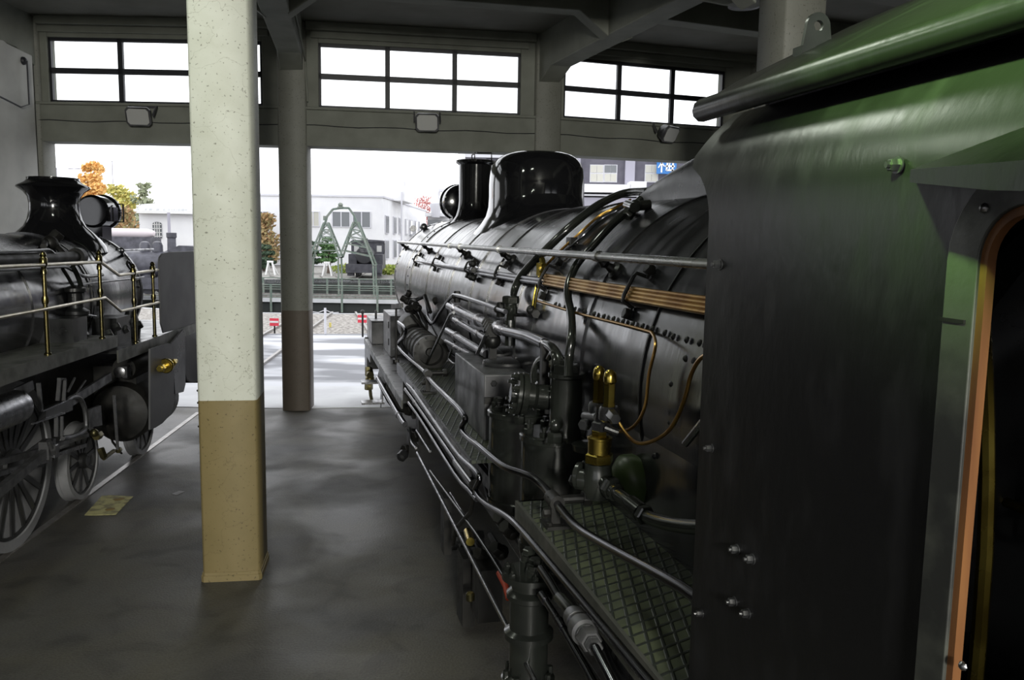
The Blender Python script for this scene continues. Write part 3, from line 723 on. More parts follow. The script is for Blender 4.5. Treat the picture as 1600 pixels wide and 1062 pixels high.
# wheels
def wheel(frame, s, t, r, side, parent, spokes=12, tyre=M['satin'], crank=0):
    """side = -1: outer face towards smaller t"""
    o = MB(); c = frame.v(s, t, r); ax = Vector((side, 0, 0))
    o.lathe([(.001,-.10),(r*.20,-.10),(r*.20,.02),(r*.13,.04),(.001,.04)], c, ax, 24)
    for k in range(spokes):
        a = 2*PI*k/spokes + .1; d = Vector((0, math.cos(a), math.sin(a)))
        o.bar(c + d*r*.15 - ax*.04, c + d*r*.86 - ax*.04, .05 if r > .5 else .04, .05, up=ax)
    o.lathe([(r*.83,-.09),(r*.88,-.10),(r*.88,-.01),(r*.83,-.01),(r*.83,-.09)], c, ax, 48)
    if crank: # counterweight
        pts = []
        for k in range(9):
            a = PI*.95 + (k-4)*.14; pts.append(c + Vector((0, math.cos(a), math.sin(a)))*r*.84 - ax*.06)
        for k in range(8, -1, -1):
            a = PI*.95 + (k-4)*.14; pts.append(c + Vector((0, math.cos(a), math.sin(a)))*r*.5 - ax*.06)
        o.prism(pts, ax*.05)
    wo = o.build('driving_wheel' if r > .5 else 'leading_wheel', M['wheel'], parent)
    MB().lathe([(r*.86,-.12),(r*1.03,-.12),(r*1.03,-.09),(r,-.085),(r*.995,.0),(r*.875,.005),(r*.86,-.03)], c, ax, 64).build('tyre', tyre, wo)
    return wo
for s in (2.6, 4.45, 6.3, 8.1): 
    for t, sd in ((1.84,-1),(2.86,1)): wheel(FR, s, t, .70, sd, R, 14, crank=1)
for s in (10.3, 12.6):
    for t, sd in ((1.82,-1),(2.88,1)): wheel(FR, s, t, .43, sd, R, 10)
part(MB().bar(v(2.6,1.68,.55), v(8.1,1.68,.55), .05, .12), 'coupling_rod', M['motion'])
part(MB().bar(v(6.3,1.60,.6), v(9.7,1.45,.72), .05, .12).bar(v(9.3,1.45,.86), v(11.1,1.42,.9), .06, .05).bar(v(9.3,1.45,.56), v(11.1,1.42,.56), .06, .05).box(v(9.5,1.35,.58), v(9.85,1.52,.86)).cyl(v(9.8,1.43,.72), v(11.2,1.4,.72), .04, 12), 'connecting_rod', M['motion'])

# --- front deck boxes
q = at(581,538,z=zF)
part(MB().box(q, q + Vector((.30,1.0,.36))).box(q + Vector((-.01,-.01,.36)), q + Vector((.31,1.01,.385))).cyl(q + Vector((.1,.4,.38)), q + Vector((.1,.4,.52)), .02, 8), 'toolbox', M['boxgrey'], bevel=.01)
q = at(610,558,z=zF)
part(MB().box(q, q + Vector((.30,1.1,.60))).box(q + Vector((-.012,.2,.15)), q + Vector((0,.3,.25))).box(q + Vector((-.012,.2,.4)), q + Vector((0,.3,.5))), 'oil_tank', M['boxgrey'], bevel=.01)
# upright rod + spindle gear
b_ = MB(); b_.cyl(at(619,566,t=.98), at(619,478,t=.98), .012, 10); b_.bar(at(613,479,t=.98), at(628,477,t=.98), .03, .05); b_.hexn(at(619,568,t=.98), (0,0,1), .035, .05)
part(b_, 'upright_rod', M['dark'])
# generator / drum lying lengthwise on the platform
def drum(x, y, t, r, L, name, m, flange=.03):
    c = at(x, y, t=t); b = MB()
    b.lathe([(.01,.02),(r*.25,.02),(r*.3,.06),(r*.82,.07),(r*.86,-.03),(r+flange,-.025),(r+flange,.03),(r,.035),(r,L-.06),(r+flange*.6,L-.05),(r+flange*.6,L),(.02,L+.03)], c, (0,1,0), 36)
    return b, c
b_, c = drum(673, 551, 1.24, .15, 1.3, 'x', None)
for k in range(10):
    a = k*PI/5; b_.hexn(c + Vector((math.cos(a)*.165,-.03,math.sin(a)*.165)), (0,-1,0), .012, .02)
b_.box(c + Vector((-.12,.2,-.17)), c + Vector((.12,.9,-.1)))
for k in range(4): b_.lathe([(.158,0),(.165,.01),(.165,.03),(.158,.04)], c + Vector((0,.25+k*.22,0)), (0,1,0), 30)
gen = part(b_, 'turbo_generator', M['dark'])
b_ = MB(); q = c + Vector((0,1.35,.12)); b_.lathe([(.02,-.1),(.16,-.08),(.17,.0),(.17,.22),(.1,.3)], q, (0,1,0), 24)
b_.cyl(q + Vector((0,.1,.1)), q + Vector((0,.1,.34)), .05, 12); b_.tube([q + Vector((0,.05,.3)), q + Vector((.1,-.2,.38)), q + Vector((.12,-.5,.22))], .025, 8)
for k in range(6):
    p = q + Vector((random.uniform(-.15,.2), random.uniform(-.6,.5), random.uniform(.18,.36))); b_.hexn(p, (random.uniform(-1,1),random.uniform(-1,1),.4), .04, .08); b_.ball(p, .045, 8); b_.tube([p, p + Vector((.15,.05,-.2))], .012, 6)
b_.tube([q + Vector((-.05,.3,.3)), q + Vector((-.02,-.2,.33)), q + Vector((.0,-.75,.15)), q + Vector((.02,-.9,.1))], .018, 8)
part(b_, 'steam_cock', M['dark'])

# --- outer handrail pipe weaving along the platforms
hp_ = [(622,503),(630,509),(634,517),(631,525),(624,533),(623,542),(640,560),(662,579),(674,595),(700,621),(716,637),(725,649),(727,656),(722,665),(723,674),(734,686),(748,696.6),(785,727),(815,739),(832,745.5),(846,757),(856,768),(872,789),(900,822),(940,848),(1007,885),(1060,915),(1092,936)]
def tp_(x): return 1.06 if x < 640 else (1.06 - (x-640)/60*.11 if x < 700 else (.94 if x < 770 else min(1.06, .94 + (x-770)/80*.12)))
part(MB().tube(smooth_path([at(x, y, t=tp_(x)) for x, y in hp_], 5), .0185, 12), 'side_pipe', M['pipe'])
def stanchion(x, y, zb):
    q = at(x, y, t=tp_(x)); b = MB(); b.box(Vector((q.x-.02, q.y-.03, zb)), Vector((q.x+.02, q.y+.03, q.z-.0)))
    b.cyl(q - Vector((.0,.05,0)), q + Vector((0,.05,0)), .034, 12); b.cyl(q + Vector((-.03,0,.0)), q + Vector((.16,0,.0)), .02, 10); b.hexn(q + Vector((.13,0,0)), (1,0,0), .035, .04)
    b.box(Vector((q.x-.05, q.y-.07, zb)), Vector((q.x+.07, q.y+.05, zb+.015))); b.hexn(Vector((q.x-.035,q.y-.05,zb+.015)), (0,0,1), .014, .015)
    b.hexn(Vector((q.x-.02,q.y,(zb+q.z)/2)), (-1,0,0), .02, .03)
    return part(b, 'pipe_stanchion', M['dark'])
stanchion(668, 583, zM); stanchion(866, 781, zN)
# second pipe weaving outside the board
sp = [(636,600),(647.7,612.5),(689,672),(717,711),(737,730),(747,741),(749,750),(743,764),(748,776),(761,788),(799,812),(839,856),(872,895),(905,934),(960,1000),(1010,1060),(1030,1085)]
part(MB().tube(smooth_path([at(x, y, t=.93) for x, y in sp], 5), .016, 12), 'side_pipe', M['pipe'])
run([(634,608),(650,629),(716,724)], .021, 'side_pipe', M['pipe'], t=.98, n=2, cuffs=((650,629),))
run([(714,722),(740,757)], .032, 'pipe_sleeve', M['bpipe'], t=.98)
run([(639,629),(660,658),(712,741),(733,765),(745,780)], .017, 'side_pipe', M['pipe'], t=1.0, n=3)
run([(590,590),(623,648),(633,663)], .030, 'side_pipe', M['pipe'], t=1.0, n=2, cuffs=((591,592),(623,648)))
run([(652,707),(700,800),(760,917),(835,1062),(860,1110)], .0115, 'pull_rod', M['steel'], t=.9, n=2)
run([(704,770),(735,820)], .010, 'pull_rod', M['steel'], t=1.1)
run([(672,735),(742,830),(790,905)], .009, 'pull_rod', M['bpipe'], t=1.0, n=2)

# --- grey tank with round lid
bz = 1.50; tank = MB()
tank.box(v(5.16,1.12,zM), v(6.235,1.72,1.885))
tk = part(tank, 'lubricator_box', M['boxgrey'], bevel=.008)
for dy, tt in ((.25,1.36),(.75,1.42)): part(MB().lathe([(.165,0),(.17,.015),(.165,.03),(.12,.045),(.01,.05)], v(5.3+dy,tt,1.885), (0,0,1), 36), 'round_lid', M['satin'], tk)
for k in range(4): part(MB().hexn(v(5.16,1.18+k*.14,1.83), (0,-1,0), .022, .02), 'bolt', M['satin'], tk)
part(MB().box(v(5.13,1.12,1.70), v(5.16,1.7,1.74)), 'ledge', M['dark'], tk)

# --- air pump: two upright cylinders with valve chest on top
pu = MB()
def upcyl(s, t, r, z0, z1, nb_=8, off=0):
    pu.lathe([(r*.9,z0-.04),(r*1.02,z0-.03),(r*1.04,z0),(r*1.04,z0+.03),(r,z0+.035),(r,z1-.045),(r*1.05,z1-.04),(r*1.05,z1-.015),(r*1.0,z1-.01),(r*1.0,z1),(.02,z1)], v(s,t,0), (0,0,1), 44)
    for k in range(nb_):
        a = 2*PI*k/nb_ + off; p = v(s,t,z1) + Vector((math.cos(a),math.sin(a),0))*r*.84
        pu.hexn(p, (0,0,1), .026, .028); pu.cyl(p, p + Vector((0,0,.05)), .012, 8)
zc1 = at(870, 672, t=1.27).z; zc2 = 1.74
upcyl(4.78, 1.29, .215, 1.16, zc2, 8, .3); upcyl(4.17, 1.30, .185, 1.1, 1.735, 8, .1)
po = part(pu, 'air_pump', M['bpipe'])
b_ = MB()
q = at(884, 640, t=1.30)  # upright valve chest
qc = Vector((q.x, q.y, 1.735)); zt_ = at(886, 582, t=1.30).z
b_.lathe([(.105,0),(.085,.02),(.082,zt_-1.735-.03),(.095,zt_-1.735-.02),(.095,zt_-1.735),(.05,zt_-1.735+.005)], qc, (0,0,1), 28)
b_.hexn(Vector((qc.x,qc.y,zt_)), (0,0,1), .07, .045); b_.hexn(Vector((qc.x,qc.y,zt_+.045)), (0,0,1), .035, .02)
b_.lathe([(.06,0),(.085,.0),(.09,.03),(.06,.04)], Vector((qc.x+.05,qc.y-.25,1.735)), (0,0,1), 20)
# horizontal piston valve pointing to the viewer's left
h0 = at(868, 622, t=1.28); h1 = at(815, 616, t=1.10)
ax = (h1 - h0).normalized(); Lh = (h1 - h0).length
b_.lathe([(.066,-.08),(.066,Lh*.55),(.078,Lh*.6),(.066,Lh*.65),(.066,Lh-.03),(.115,Lh-.025),(.118,Lh+.0),(.118,Lh+.004),(.104,Lh+.008),(.115,Lh+.012),(.115,Lh+.03),(.05,Lh+.035),(.05,Lh+.06),(.01,Lh+.065)], h0, ax, 32)
x_ = ax.orthogonal().normalized(); y_ = ax.cross(x_)
for k in range(6):
    a = k*PI/3 + .2; p = h0 + ax*(Lh+.03) + (x_*math.cos(a) + y_*math.sin(a))*.092; b_.hexn(p, ax, .02, .024); b_.cyl(p, p + ax*.04, .009, 8)
# elbow behind
e0 = at(848, 615, t=1.30); b_.tube(smooth_path([e0, e0 + Vector((-.005,.05,.10)), e0 + Vector((.02,.03,.17)), e0 + Vector((.06,-.10,.185)), e0 + Vector((.08,-.3,.17))], 5), .055, 14)
lab(part(b_, 'valve_chest', M['bpipe'], po), 'dark green-black casting with bolted flange')
for (x, y) in ((780,633),(793,640),(778,621),(812,662)): p = at(x, y, t=1.15); part(MB().hexn(Vector((p.x,p.y,zc2)), (0,0,1), .03, .05), 'pump_plug', M['bpipe'], po)
b_ = MB()
p = at(868,668,t=1.22); b_.hexn(Vector((p.x,p.y,1.735)), (0,0,1), .042, .06); b_.ball(Vector((p.x,p.y,1.83)), .034, 12); b_.cyl(Vector((p.x,p.y,1.735)), Vector((p.x,p.y,1.745)), .055, 16)
part(b_, 'round_valve_cap', M['bpipe'], po)

# --- brass safety fittings and the check valve beside the pump
bt = 1.17
q = at(934, 600, t=bt)
for (x, y0, y1) in ((935,628,570),(952,634,576)):
    a0 = at(x, y0, t=bt + (.03 if x < 940 else 0)); a1 = at(x, y1, t=bt + (.03 if x < 940 else 0)); Lq = (a1-a0).length
    b_ = MB(); b_.lathe([(.026,0),(.026,Lq*.06)], a0, (0,0,1), 6); b_.lathe([(.0235,Lq*.06),(.0235,Lq*.62),(.020,Lq*.63)], a0, (0,0,1), 6)
    b_.lathe([(.020,Lq*.60),(.0265,Lq*.66),(.0265,Lq*.80),(.022,Lq*.91),(.012,Lq*.98),(.002,Lq)], a0, (0,0,1), 20)
    part(b_, 'brass_cap', M['brass'])
b_ = MB()
q = at(945, 640, t=bt+.01)
b_.lathe([(.03,-.04),(.04,-.03),(.04,.0),(.034,.012)], at(934,632,t=bt+.03), (0,0,1), 20); b_.lathe([(.03,-.05),(.042,-.04),(.042,.0),(.034,.012)], at(952,639,t=bt), (0,0,1), 20)
b_.cyl(at(940,676,t=bt+.01), at(944,636,t=bt+.01), .034, 16); b_.hexn(at(941,672,t=bt+.01), (0,0,1), .045, .04)
b_.cyl(at(935,652,t=bt), at(915,650,t=bt+.03), .022, 12); b_.hexn(at(918,662,t=bt), (-.7,-.5,0), .025, .04)
a = at(950,642,t=bt); c2 = at(962,655,t=bt-.02); b_.hexn(a, c2-a, .024, (c2-a).length)
b_.cyl(at(945,668,t=bt), at(966,676,t=bt+.05), .014, 10)
part(b_, 'valve_body', M['satin'])
b_ = MB(); g0 = at(936, 722, t=bt); g1 = at(939, 681, t=bt); Lg = (g1-g0).length
b_.lathe([(.058,0),(.060,Lg*.05),(.060,Lg*.3),(.05,Lg*.36)], g0, (0,0,1), 6); b_.lathe([(.048,Lg*.3),(.048,Lg*.84),(.052,Lg*.86),(.052,Lg*.93),(.035,Lg)], g0, (0,0,1), 28); b_.hexn(g0 + Vector((0,0,Lg*.95)), (0,0,1), .034, .03)
part(b_, 'brass_nut', M['brass'])
b_ = MB(); c0 = at(934, 752, t=bt+.01)
b_.lathe([(.02,-.08),(.05,-.07),(.062,-.03),(.062,.03),(.056,.05),(.056,.08)], c0, (0,0,1), 28)
b_.cyl(c0, c0 + Vector((-.06,.05,.0)), .045, 18); b_.lathe([(.05,.0),(.058,.005),(.058,.02),(.03,.035)], c0 + Vector((-.05,.06,.01)), (-.7,.6,0), 20)
b_.hexn(c0 + Vector((.0,.05,.03)), (-.4,.9,.2), .034, .06); b_.hexn(c0 + Vector((-.03,.07,-.03)), (-.4,.9,.0), .03, .08)
part(b_, 'check_valve', M['bpipe'])
dp = [(944,752),(960,768),(978,781),(995,795),(1014,808),(1040,817),(1070,822),(1098,824)]
P_ = smooth_path([at(x, y, t=bt + .02 + .014*i) for i, (x, y) in enumerate(dp)], 5)
b_ = MB().tube(P_, [.030 if i < 4 else .026 for i in range(len(P_))], 16)
d1 = (P_[10]-P_[4]).normalized(); b_.hexn(P_[2], d1, .046, .045); b_.cyl(P_[12], P_[17], .036, 20); b_.hexn(P_[18]-d1*.01, d1, .040, .03); b_.cyl(P_[5], P_[6], .036, 16)
part(b_, 'delivery_pipe', M['bpipe'])
b_ = MB(); g = at(990, 746, t=1.40); b_.lathe([(.0,-.12),(.05,-.11),(.082,-.06),(.088,0),(.08,.05),(.055,.09),(.02,.11),(.001,.115)], g, (-.5,.35,.8), 28)
part(b_, 'green_air_bulb', M['green'])

# --- feed pump hanging outside below the near board
fp = MB(); tp = .93; c = at(828, 893, t=tp); 
zt = c.z
fp.lathe([(.11,-.52),(.118,-.51),(.118,-.48),(.085,-.46),(.085,-.30),(.108,-.29),(.108,-.265),(.085,-.25),(.085,-.12),(.10,-.11),(.10,-.09),(.078,-.07),(.078,-.03),(.122,-.024),(.122,0),(.02,.001)], c, (0,0,1), 40)
for k in range(6):
    a = k*PI/3 + .5; p = c + Vector((math.cos(a),math.sin(a),0))*.102; fp.hexn(p, (0,0,1), .015, .02); fp.cyl(p, p + Vector((0,0,.032)), .007, 8)
for dy, hh, rr0 in ((-.045,.05,.04),(.045,.06,.044)):
    p = c + Vector((.01,dy,0)); fp.lathe([(rr0,0),(rr0,hh*.6),(rr0*.9,hh*.62),(rr0*.9,hh)], p, (0,0,1), 22); fp.hexn(p + Vector((0,0,hh)), (0,0,1), rr0*.72, .028)
for k in range(8):
    a = k*PI/4; p = c + Vector((math.cos(a)*.1,math.sin(a)*.1,-.5)); fp.hexn(p, (0,0,1), .014, .06)
part(fp, 'feed_pump', M['bpipe'])
run([(845,888),(860,910),(874,934)], .0165, 'pump_pipe', M['pipe'], t=.90, n=1)
run([(874,934),(886,948),(899,966)], .023, 'pump_pipe', M['bpipe'], t=.90, n=1)
run([(848,931),(877,976),(916,1044),(935,1080)], .0145, 'pump_pipe', M['pipe'], t=.92, n=1, cuffs=((850,934),(877,976)))
run([(930,1012),(956,1062),(975,1100)], .0155, 'pump_pipe', M['pipe'], t=.88, n=1)
b_ = MB(); a = at(896,962,t=.90); c2 = at(932,1015,t=.89); d = (c2-a).normalized(); L_ = (c2-a).length
b_.lathe([(.034,-.01),(.038,0),(.038,L_*.18),(.03,L_*.2),(.03,L_*.3),(.046,L_*.32),(.046,L_*.52),(.036,L_*.55),(.036,L_*.6)], a, d, 24); b_.hexn(a + d*L_*.6, d, .040, L_*.2); b_.hexn(a + d*L_*.82, d, .028, L_*.16)
part(b_, 'pipe_union', M['motion'])
# brackets and gear between the boards
b_ = MB()
for (x, y, r) in ((730,842,.06),(705,850,.05),(735,915,.055)):
    q = at(x, y, t=1.15); part(MB().cyl(q + Vector((-.06,0,0)), q + Vector((.12,0,0)), r, 18).hexn(q + Vector((-.06,0,0)), (-1,0,0), r*.5, .03), 'brake_pivot', M['satin'])
q = at(697,822,t=1.05); b_.box(q + Vector((-.03,-.08,-.2)), q + Vector((.03,.08,.25)))
b_.tube([at(742,768,t=1.0), at(735,800,t=1.0), at(712,826,t=1.0), at(708,850,t=1.02)], .015, 8)
q = at(727,905,t=1.08); b_.box(q + Vector((-.04,-.12,-.3)), q + Vector((.05,.1,.2)))
q = at(757,905,t=1.12); b_.box(q + Vector((-.06,-.1,-.25)), q + Vector((.1,.1,.1)))
for (x,y) in ((790,815),(800,830),(783,862),(757,870)): q = at(x,y,t=1.15); part(MB().ball(q, .05, 10).hexn(q, (-.6,-.3,.5), .045, .08).tube([q, q + Vector((.0,.3,.0))], .02, 8), 'pipe_joint', M['dark'])
part(b_, 'brake_gear', M['dark'])
part(MB().lathe([(.02,0),(.028,.01),(.028,.05),(.018,.06)], at(735,925,t=1.0), (0,0,-1), 12), 'drain_cock', M['oldbrass'])
lab(part(MB().tube([at(780,895,t=1.05), at(790,915,t=1.05), at(795,935,t=1.05)], .018, 10), 'valve_lever', M['red']), 'red painted lever')
b_ = MB(); q = at(735,838,t=1.1); b_.cyl(q + Vector((-.02,-.1,0)), q + Vector((0,.1,0)), .03, 14); part(b_, 'grease_cup', M['brass'])
for (x, y) in ((645,640),(655,680),(640,700)): q = at(x, y, t=1.12); part(MB().hexn(q, (-.8,-.5,0), .06, .09).box(q + Vector((-.02,-.1,-.08)), q + Vector((.1,.1,.2))), 'cylinder_cock', M['dark'])
q = at(634,706,t=1.05); part(MB().lathe([(.03,0),(.055,.03),(.055,.1),(.03,.12)], q, (-.6,-.6,-.4), 16), 'cylinder_cock', M['satin'])
run([(640,668),(643,690),(650,700)], .012, 'drain_pipe', M['steel'], t=1.0); run([(651,672),(672,705)], .012, 'drain_pipe', M['steel'], t=1.05)

# ------------------------------------------------------------------ cab
cabm = M['cabside']
prof = [(1.0, 1.20), (1.0, 1.6), (1.0, 1.90), (1.0, 1.96), (1.0, 2.1), (1.0, 2.3), (1.0, 2.5), (1.0, 2.65), (1.0, 2.73), (1.0, 2.765), (1.0, 2.79), (1.0, 2.805), (1.0, 2.812), (1.001, 2.835), (1.002, 2.86), (1.006, 2.89), (1.012, 2.92), (1.022, 2.95), (1.036, 2.98), (1.054, 3.01), (1.076, 3.04), (1.10, 3.065), (1.13, 3.09)]
def s_front(z):
    tab = [(0,1.93),(2.82,1.93),(2.86,1.945),(2.89,1.97),(2.92,2.01),(2.94,2.045),(2.955,2.10),(2.98,2.098),(3.02,2.08),(3.06,2.065),(3.2,2.06)]
    for (a, b), (c_, d) in zip(tab, tab[1:]):
        if a <= z <= c_: return b + (d-b)*(z-a)/(c_-a)
    return 2.06
WZ0, WZ1, WR, WS0, WS1 = 1.90, 2.812, .082, .12, 1.045
def wcut(z):
    if z > WZ1 - WR: return WR - math.sqrt(max(WR*WR - (z - (WZ1-WR))**2, 0))
    return 0
vs_ = []; fs = []; NC = 30
for (t, z) in prof:
    f = s_front(z); cw = wcut(min(z, WZ1)) if z >= 1.9 else 0
    row = [f + (WS1 - cw - f)*k/14 for k in range(15)] + [WS1 - cw + (WS0 + cw - WS1 + cw)*k/8 for k in range(1, 9)] + [WS0 + cw + (-1.4 - WS0 - cw)*k/7 for k in range(1, 8)]
    vs_ += [v(s, t, z) for s in row]
for i in range(len(prof)-1):
    for k in range(NC-1):
        if 14 <= k < 22 and prof[i][1] >= WZ0 - .001 and prof[i+1][1] <= WZ1 + .001: continue
        fs.append((i*NC+k, i*NC+k+1, (i+1)*NC+k+1, (i+1)*NC+k))
cs = part(MB().add(vs_, fs), 'cab_side', cabm, ang=45, solid=.012)
# window frame: grey worn strip and orange wooden edge
def wpath(off, zlow=1.90):
    r = WR + off; pts = [(WS1 + off, zlow)]
    for k in range(9):
        a = (PI/2)*k/8; pts.append((WS1 - WR + r*math.cos(a), WZ1 - WR + r*math.sin(a)))
    for k in range(9):
        a = PI/2 + (PI/2)*k/8; pts.append((WS0 + WR + r*math.cos(a), WZ1 - WR + r*math.sin(a)))
    pts.append((WS0 - off, zlow)); return pts
def strip(o0, o1, t0, t1, name, m, bev=0):
    a = wpath(o0); b = wpath(o1); mb = MB(); n = len(a)
    vs1 = [v(s, t0, z) for s, z in a] + [v(s, t0, z) for s, z in b] + [v(s, t1, z) for s, z in a] + [v(s, t1, z) for s, z in b]
    f = []
    for i in range(n-1): f += [(i, i+1, n+i+1, n+i), (2*n+i, 3*n+i, 3*n+i+1, 2*n+i+1), (i, 2*n+i, 2*n+i+1, i+1), (n+i, n+i+1, 3*n+i+1, 3*n+i)]
    return part(mb.add(vs1, f), name, m, cs, bevel=bev)
lab(strip(.0, .062, .984, 1.0, 'window_frame', M['frame_plate'], .002), 'worn grey metal window surround')
lab(strip(-.013, .0, .990, 1.006, 'window_liner', M['wood']), 'orange wooden liner')
for (x, y) in ((1538,325),(1505,1040)): part(MB().rivet(at(x, y, t=.984), (-1,0,0), .008), 'frame_screw', M['steel'], cs)
q = at(1484,500,t=.982); part(MB().box(q + Vector((-.002,-.03,-.003)), q + Vector((.004,.02,.003))), 'frame_joint', M['dark'], cs)
for (x, y, r) in ((1403,258,.0115),(1125,413,.011),(1152,858,.010),(1176,873,.010),(1148,940,.010),(1169,958,.010),(1097,958,.008),(1112,700,.009)):
    b_ = MB(); q = at(x, y, t=.994); b_.hexn(q, (-1,.15,0), r, .016); b_.cyl(q, q + Vector((-.003,0,0)), r*1.3, 12); b_.cyl(q, q + Vector((-.022,.003,0)), r*.5, 8)
    part(b_, 'bolt', M['satin'], cs)
# rain hood above the window
b_ = MB(); s0, s1 = 1.215, -.1
Hs = ((1.205,.993,2.866,2.876,2.879), (1.07,.875,2.845,2.864,2.895), (.90,.86,2.824,2.859,2.94), (.70,.86,2.81,2.856,2.96), (-.1,.86,2.81,2.856,2.96))
vs_ = []
for s_, t_, za, zb_, zw in Hs: vs_ += [v(s_,t_,za), v(s_,t_,zb_), v(s_,.998,zw), v(s_,.998,za+.01)]
fs = [(4*i+j, 4*i+(j+1)%4, 4*i+4+(j+1)%4, 4*i+4+j) for i in range(4) for j in range(4)] + [(0,1,2,3),(16,17,18,19)]
b_.add(vs_, fs)
part(b_, 'rain_hood', cabm, cs)
# roof and eave gutter
rt = [(1.02,3.10),(1.13,3.17),(1.277,3.243),(1.47,3.34),(1.671,3.43),(1.9,3.505),(2.12,3.555),(2.35,3.575)]
rt = rt + [(4.7 - t, z) for t, z in reversed(rt[:-1])]
vs_ = [v(s, t, z) for s in (2.075, 1.0, 0, -1.45) for t, z in rt]; n = len(rt)
fs = [(j*n+i, j*n+i+1, (j+1)*n+i+1, (j+1)*n+i) for j in range(3) for i in range(n-1)]
rf = part(MB().add(vs_, fs), 'cab_roof', cabm, ang=60, solid=.02)
gt = MB(); ring = []
for k in range(10):
    a = 2*PI*k/10; ring.append((math.cos(a)*.026, math.sin(a)*.030))
pts = [(2.085, .3), (2.082,.8), (2.07,1.0), (1.5,1.0), (.8,1.0), (0,1.0), (-1.45,1.0)]
vs_ = []; 
for s, k in pts: vs_ += [v(s, 1.03 + a*k, 3.10 + b*k) for a, b in ring]
fs = [(j*10+i, j*10+(i+1)%10, (j+1)*10+(i+1)%10, (j+1)*10+i) for j in range(len(pts)-1) for i in range(10)]; fs += [tuple(range(10)), tuple(60+i for i in range(10))]
part(gt.add(vs_, fs), 'eave_gutter', cabm, rf, ang=60)
# lifting lug
lg = MB(); c = v(1.96, 1.292, 3.31); out = []; hole = []
for k in range(13):
    a = PI*k/12; out.append((math.cos(a)*.034, math.sin(a)*.034))
out = [(.044,-.062)] + out + [(-.044,-.062)]
N_ = len(out)
for k in range(N_):
    a = math.atan2(out[k][1], out[k][0]); hole.append((math.cos(a)*.014, math.sin(a)*.014))
vs_ = []
for dy in (-.006, .006):
    vs_ += [c + Vector((x, dy, z)) for x, z in out] + [c + Vector((x, dy, z)) for x, z in hole]
fs = []
for i in range(N_):
    j = (i+1) % N_
    fs += [(i, j, N_+j, N_+i), (2*N_+i, 3*N_+i, 3*N_+j, 2*N_+j), (i, 2*N_+i, 2*N_+j, j), (N_+i, N_+j, 3*N_+j, 3*N_+i)]
lg.add(vs_, fs); lg.box(c + Vector((-.055,-.02,-.075)), c + Vector((.055,.02,-.055)))
part(lg, 'lifting_lug', M['satin'], rf)
# raised deck board on the roof
# front sheet, far side, floor, backhead
fr = MB(); ptsF = [(1.0,1.2),(1.0,2.86),(1.05,3.0),(1.13,3.09)] + [(t, z-.015) for t, z in rt[1:-1]] + [(3.57,3.09),(3.65,3.0),(3.70,2.86),(3.70,1.2)]
fr.prism([v(1.90, t, z) for t, z in ptsF], (0, .02, 0)); part(fr, 'cab_front', cabm)
part(MB().box(v(-1.4,3.70,1.2), v(1.93,3.72,1.9)).box(v(-1.4,3.70,2.85), v(1.93,3.72,3.05)).box(v(1.1,3.70,1.9), v(1.93,3.72,2.85)).box(v(-1.4,3.70,1.9), v(.1,3.72,2.85)), 'cab_side_far', cabm)
part(MB().box(v(-1.4,1.02,1.2), v(1.9,3.70,1.35)), 'cab_floor', M['dark'])
part(MB().box(v(-1.42,1.02,1.2), v(-1.40,3.70,3.05)), 'cab_back', M['dark'])
bh = part(MB().lathe([(.01,-.06),(.7,-.05),(.78,0),(.80,.1)], v(1.75,TC,2.15), (0,1,0), 40), 'backhead', M['satin'])
for x, z, r in ((-.45,2.45,.09),(-.1,2.6,.11),(.3,2.5,.09),(-.6,2.1,.07)):
    b_ = MB(); b_.tube([Vector((x + math.cos(k*PI/8)*r, 1.55-FR.s0, z + math.sin(k*PI/8)*r)) for k in range(16)], .011, 6, closed=True)
    for k in range(2): b_.bar(Vector((x - r*math.cos(k*PI/2), 1.55-FR.s0, z - r*math.sin(k*PI/2))), Vector((x + r*math.cos(k*PI/2), 1.55-FR.s0, z + r*math.sin(k*PI/2))), .014, .014, up=(0,1,0))
    b_.cyl(Vector((x,1.53-FR.s0,z)), Vector((x,1.75-FR.s0,z)), .014, 8); part(b_, 'valve_wheel', M['brass'], bh)
part(MB().tube(smooth_path([v(1.7,1.5,2.8), v(1.5,1.4,2.7), v(1.3,1.25,2.6), v(1.2,1.2,2.2), v(1.2,1.2,1.5)], 4), .014, 8).tube([v(1.75,1.3,2.9), v(.6,1.3,2.9)], .012, 8), 'cab_pipe', M['brass'], bh)
part(MB().box(v(.0,1.1,1.75), v(.5,1.5,1.82)).box(v(-.08,1.1,1.82), v(0,1.5,2.2)).box(v(.2,1.25,1.35), v(.3,1.35,1.75)), 'driver_seat', M['dark'])
# ================================================================== locomotive on the left
M['shield'] = mat('grey_scuffed_plate', (.085,.085,.09), .5, 0, .4, (.05,.05,.055), 2.5)
L = FL.root('steam_locomotive')
tag(L, 'black steam locomotive at the left edge with brass railings and a flared chimney', 'locomotive')
v = FL.v; at = FL.at; TC, ZC, RB = -4.15, 2.06, .68
def C(x, y, off=0.0): return FL.cyl(x, y, TC, ZC, RB + off)
def part(mb, name, m, parent=None, **k): return mb.build(name, m, parent or L, **k)
def lrun(pts, r, name, m, t=-3.15, n=3, seg=10, parent=None, w=None):
    P_ = smooth_path([at(x, y, t=t) for x, y in pts], n) if len(pts) > 2 and n > 1 else [at(x, y, t=t) for x, y in pts]
    return part(MB().tube(P_, r, seg), name, m, parent)
bo = part(MB().lathe([(RB-.005,0),(RB-.005,6.9)], v(2.0,TC,ZC), (0,1,0), 72), 'boiler', M['boiler'])
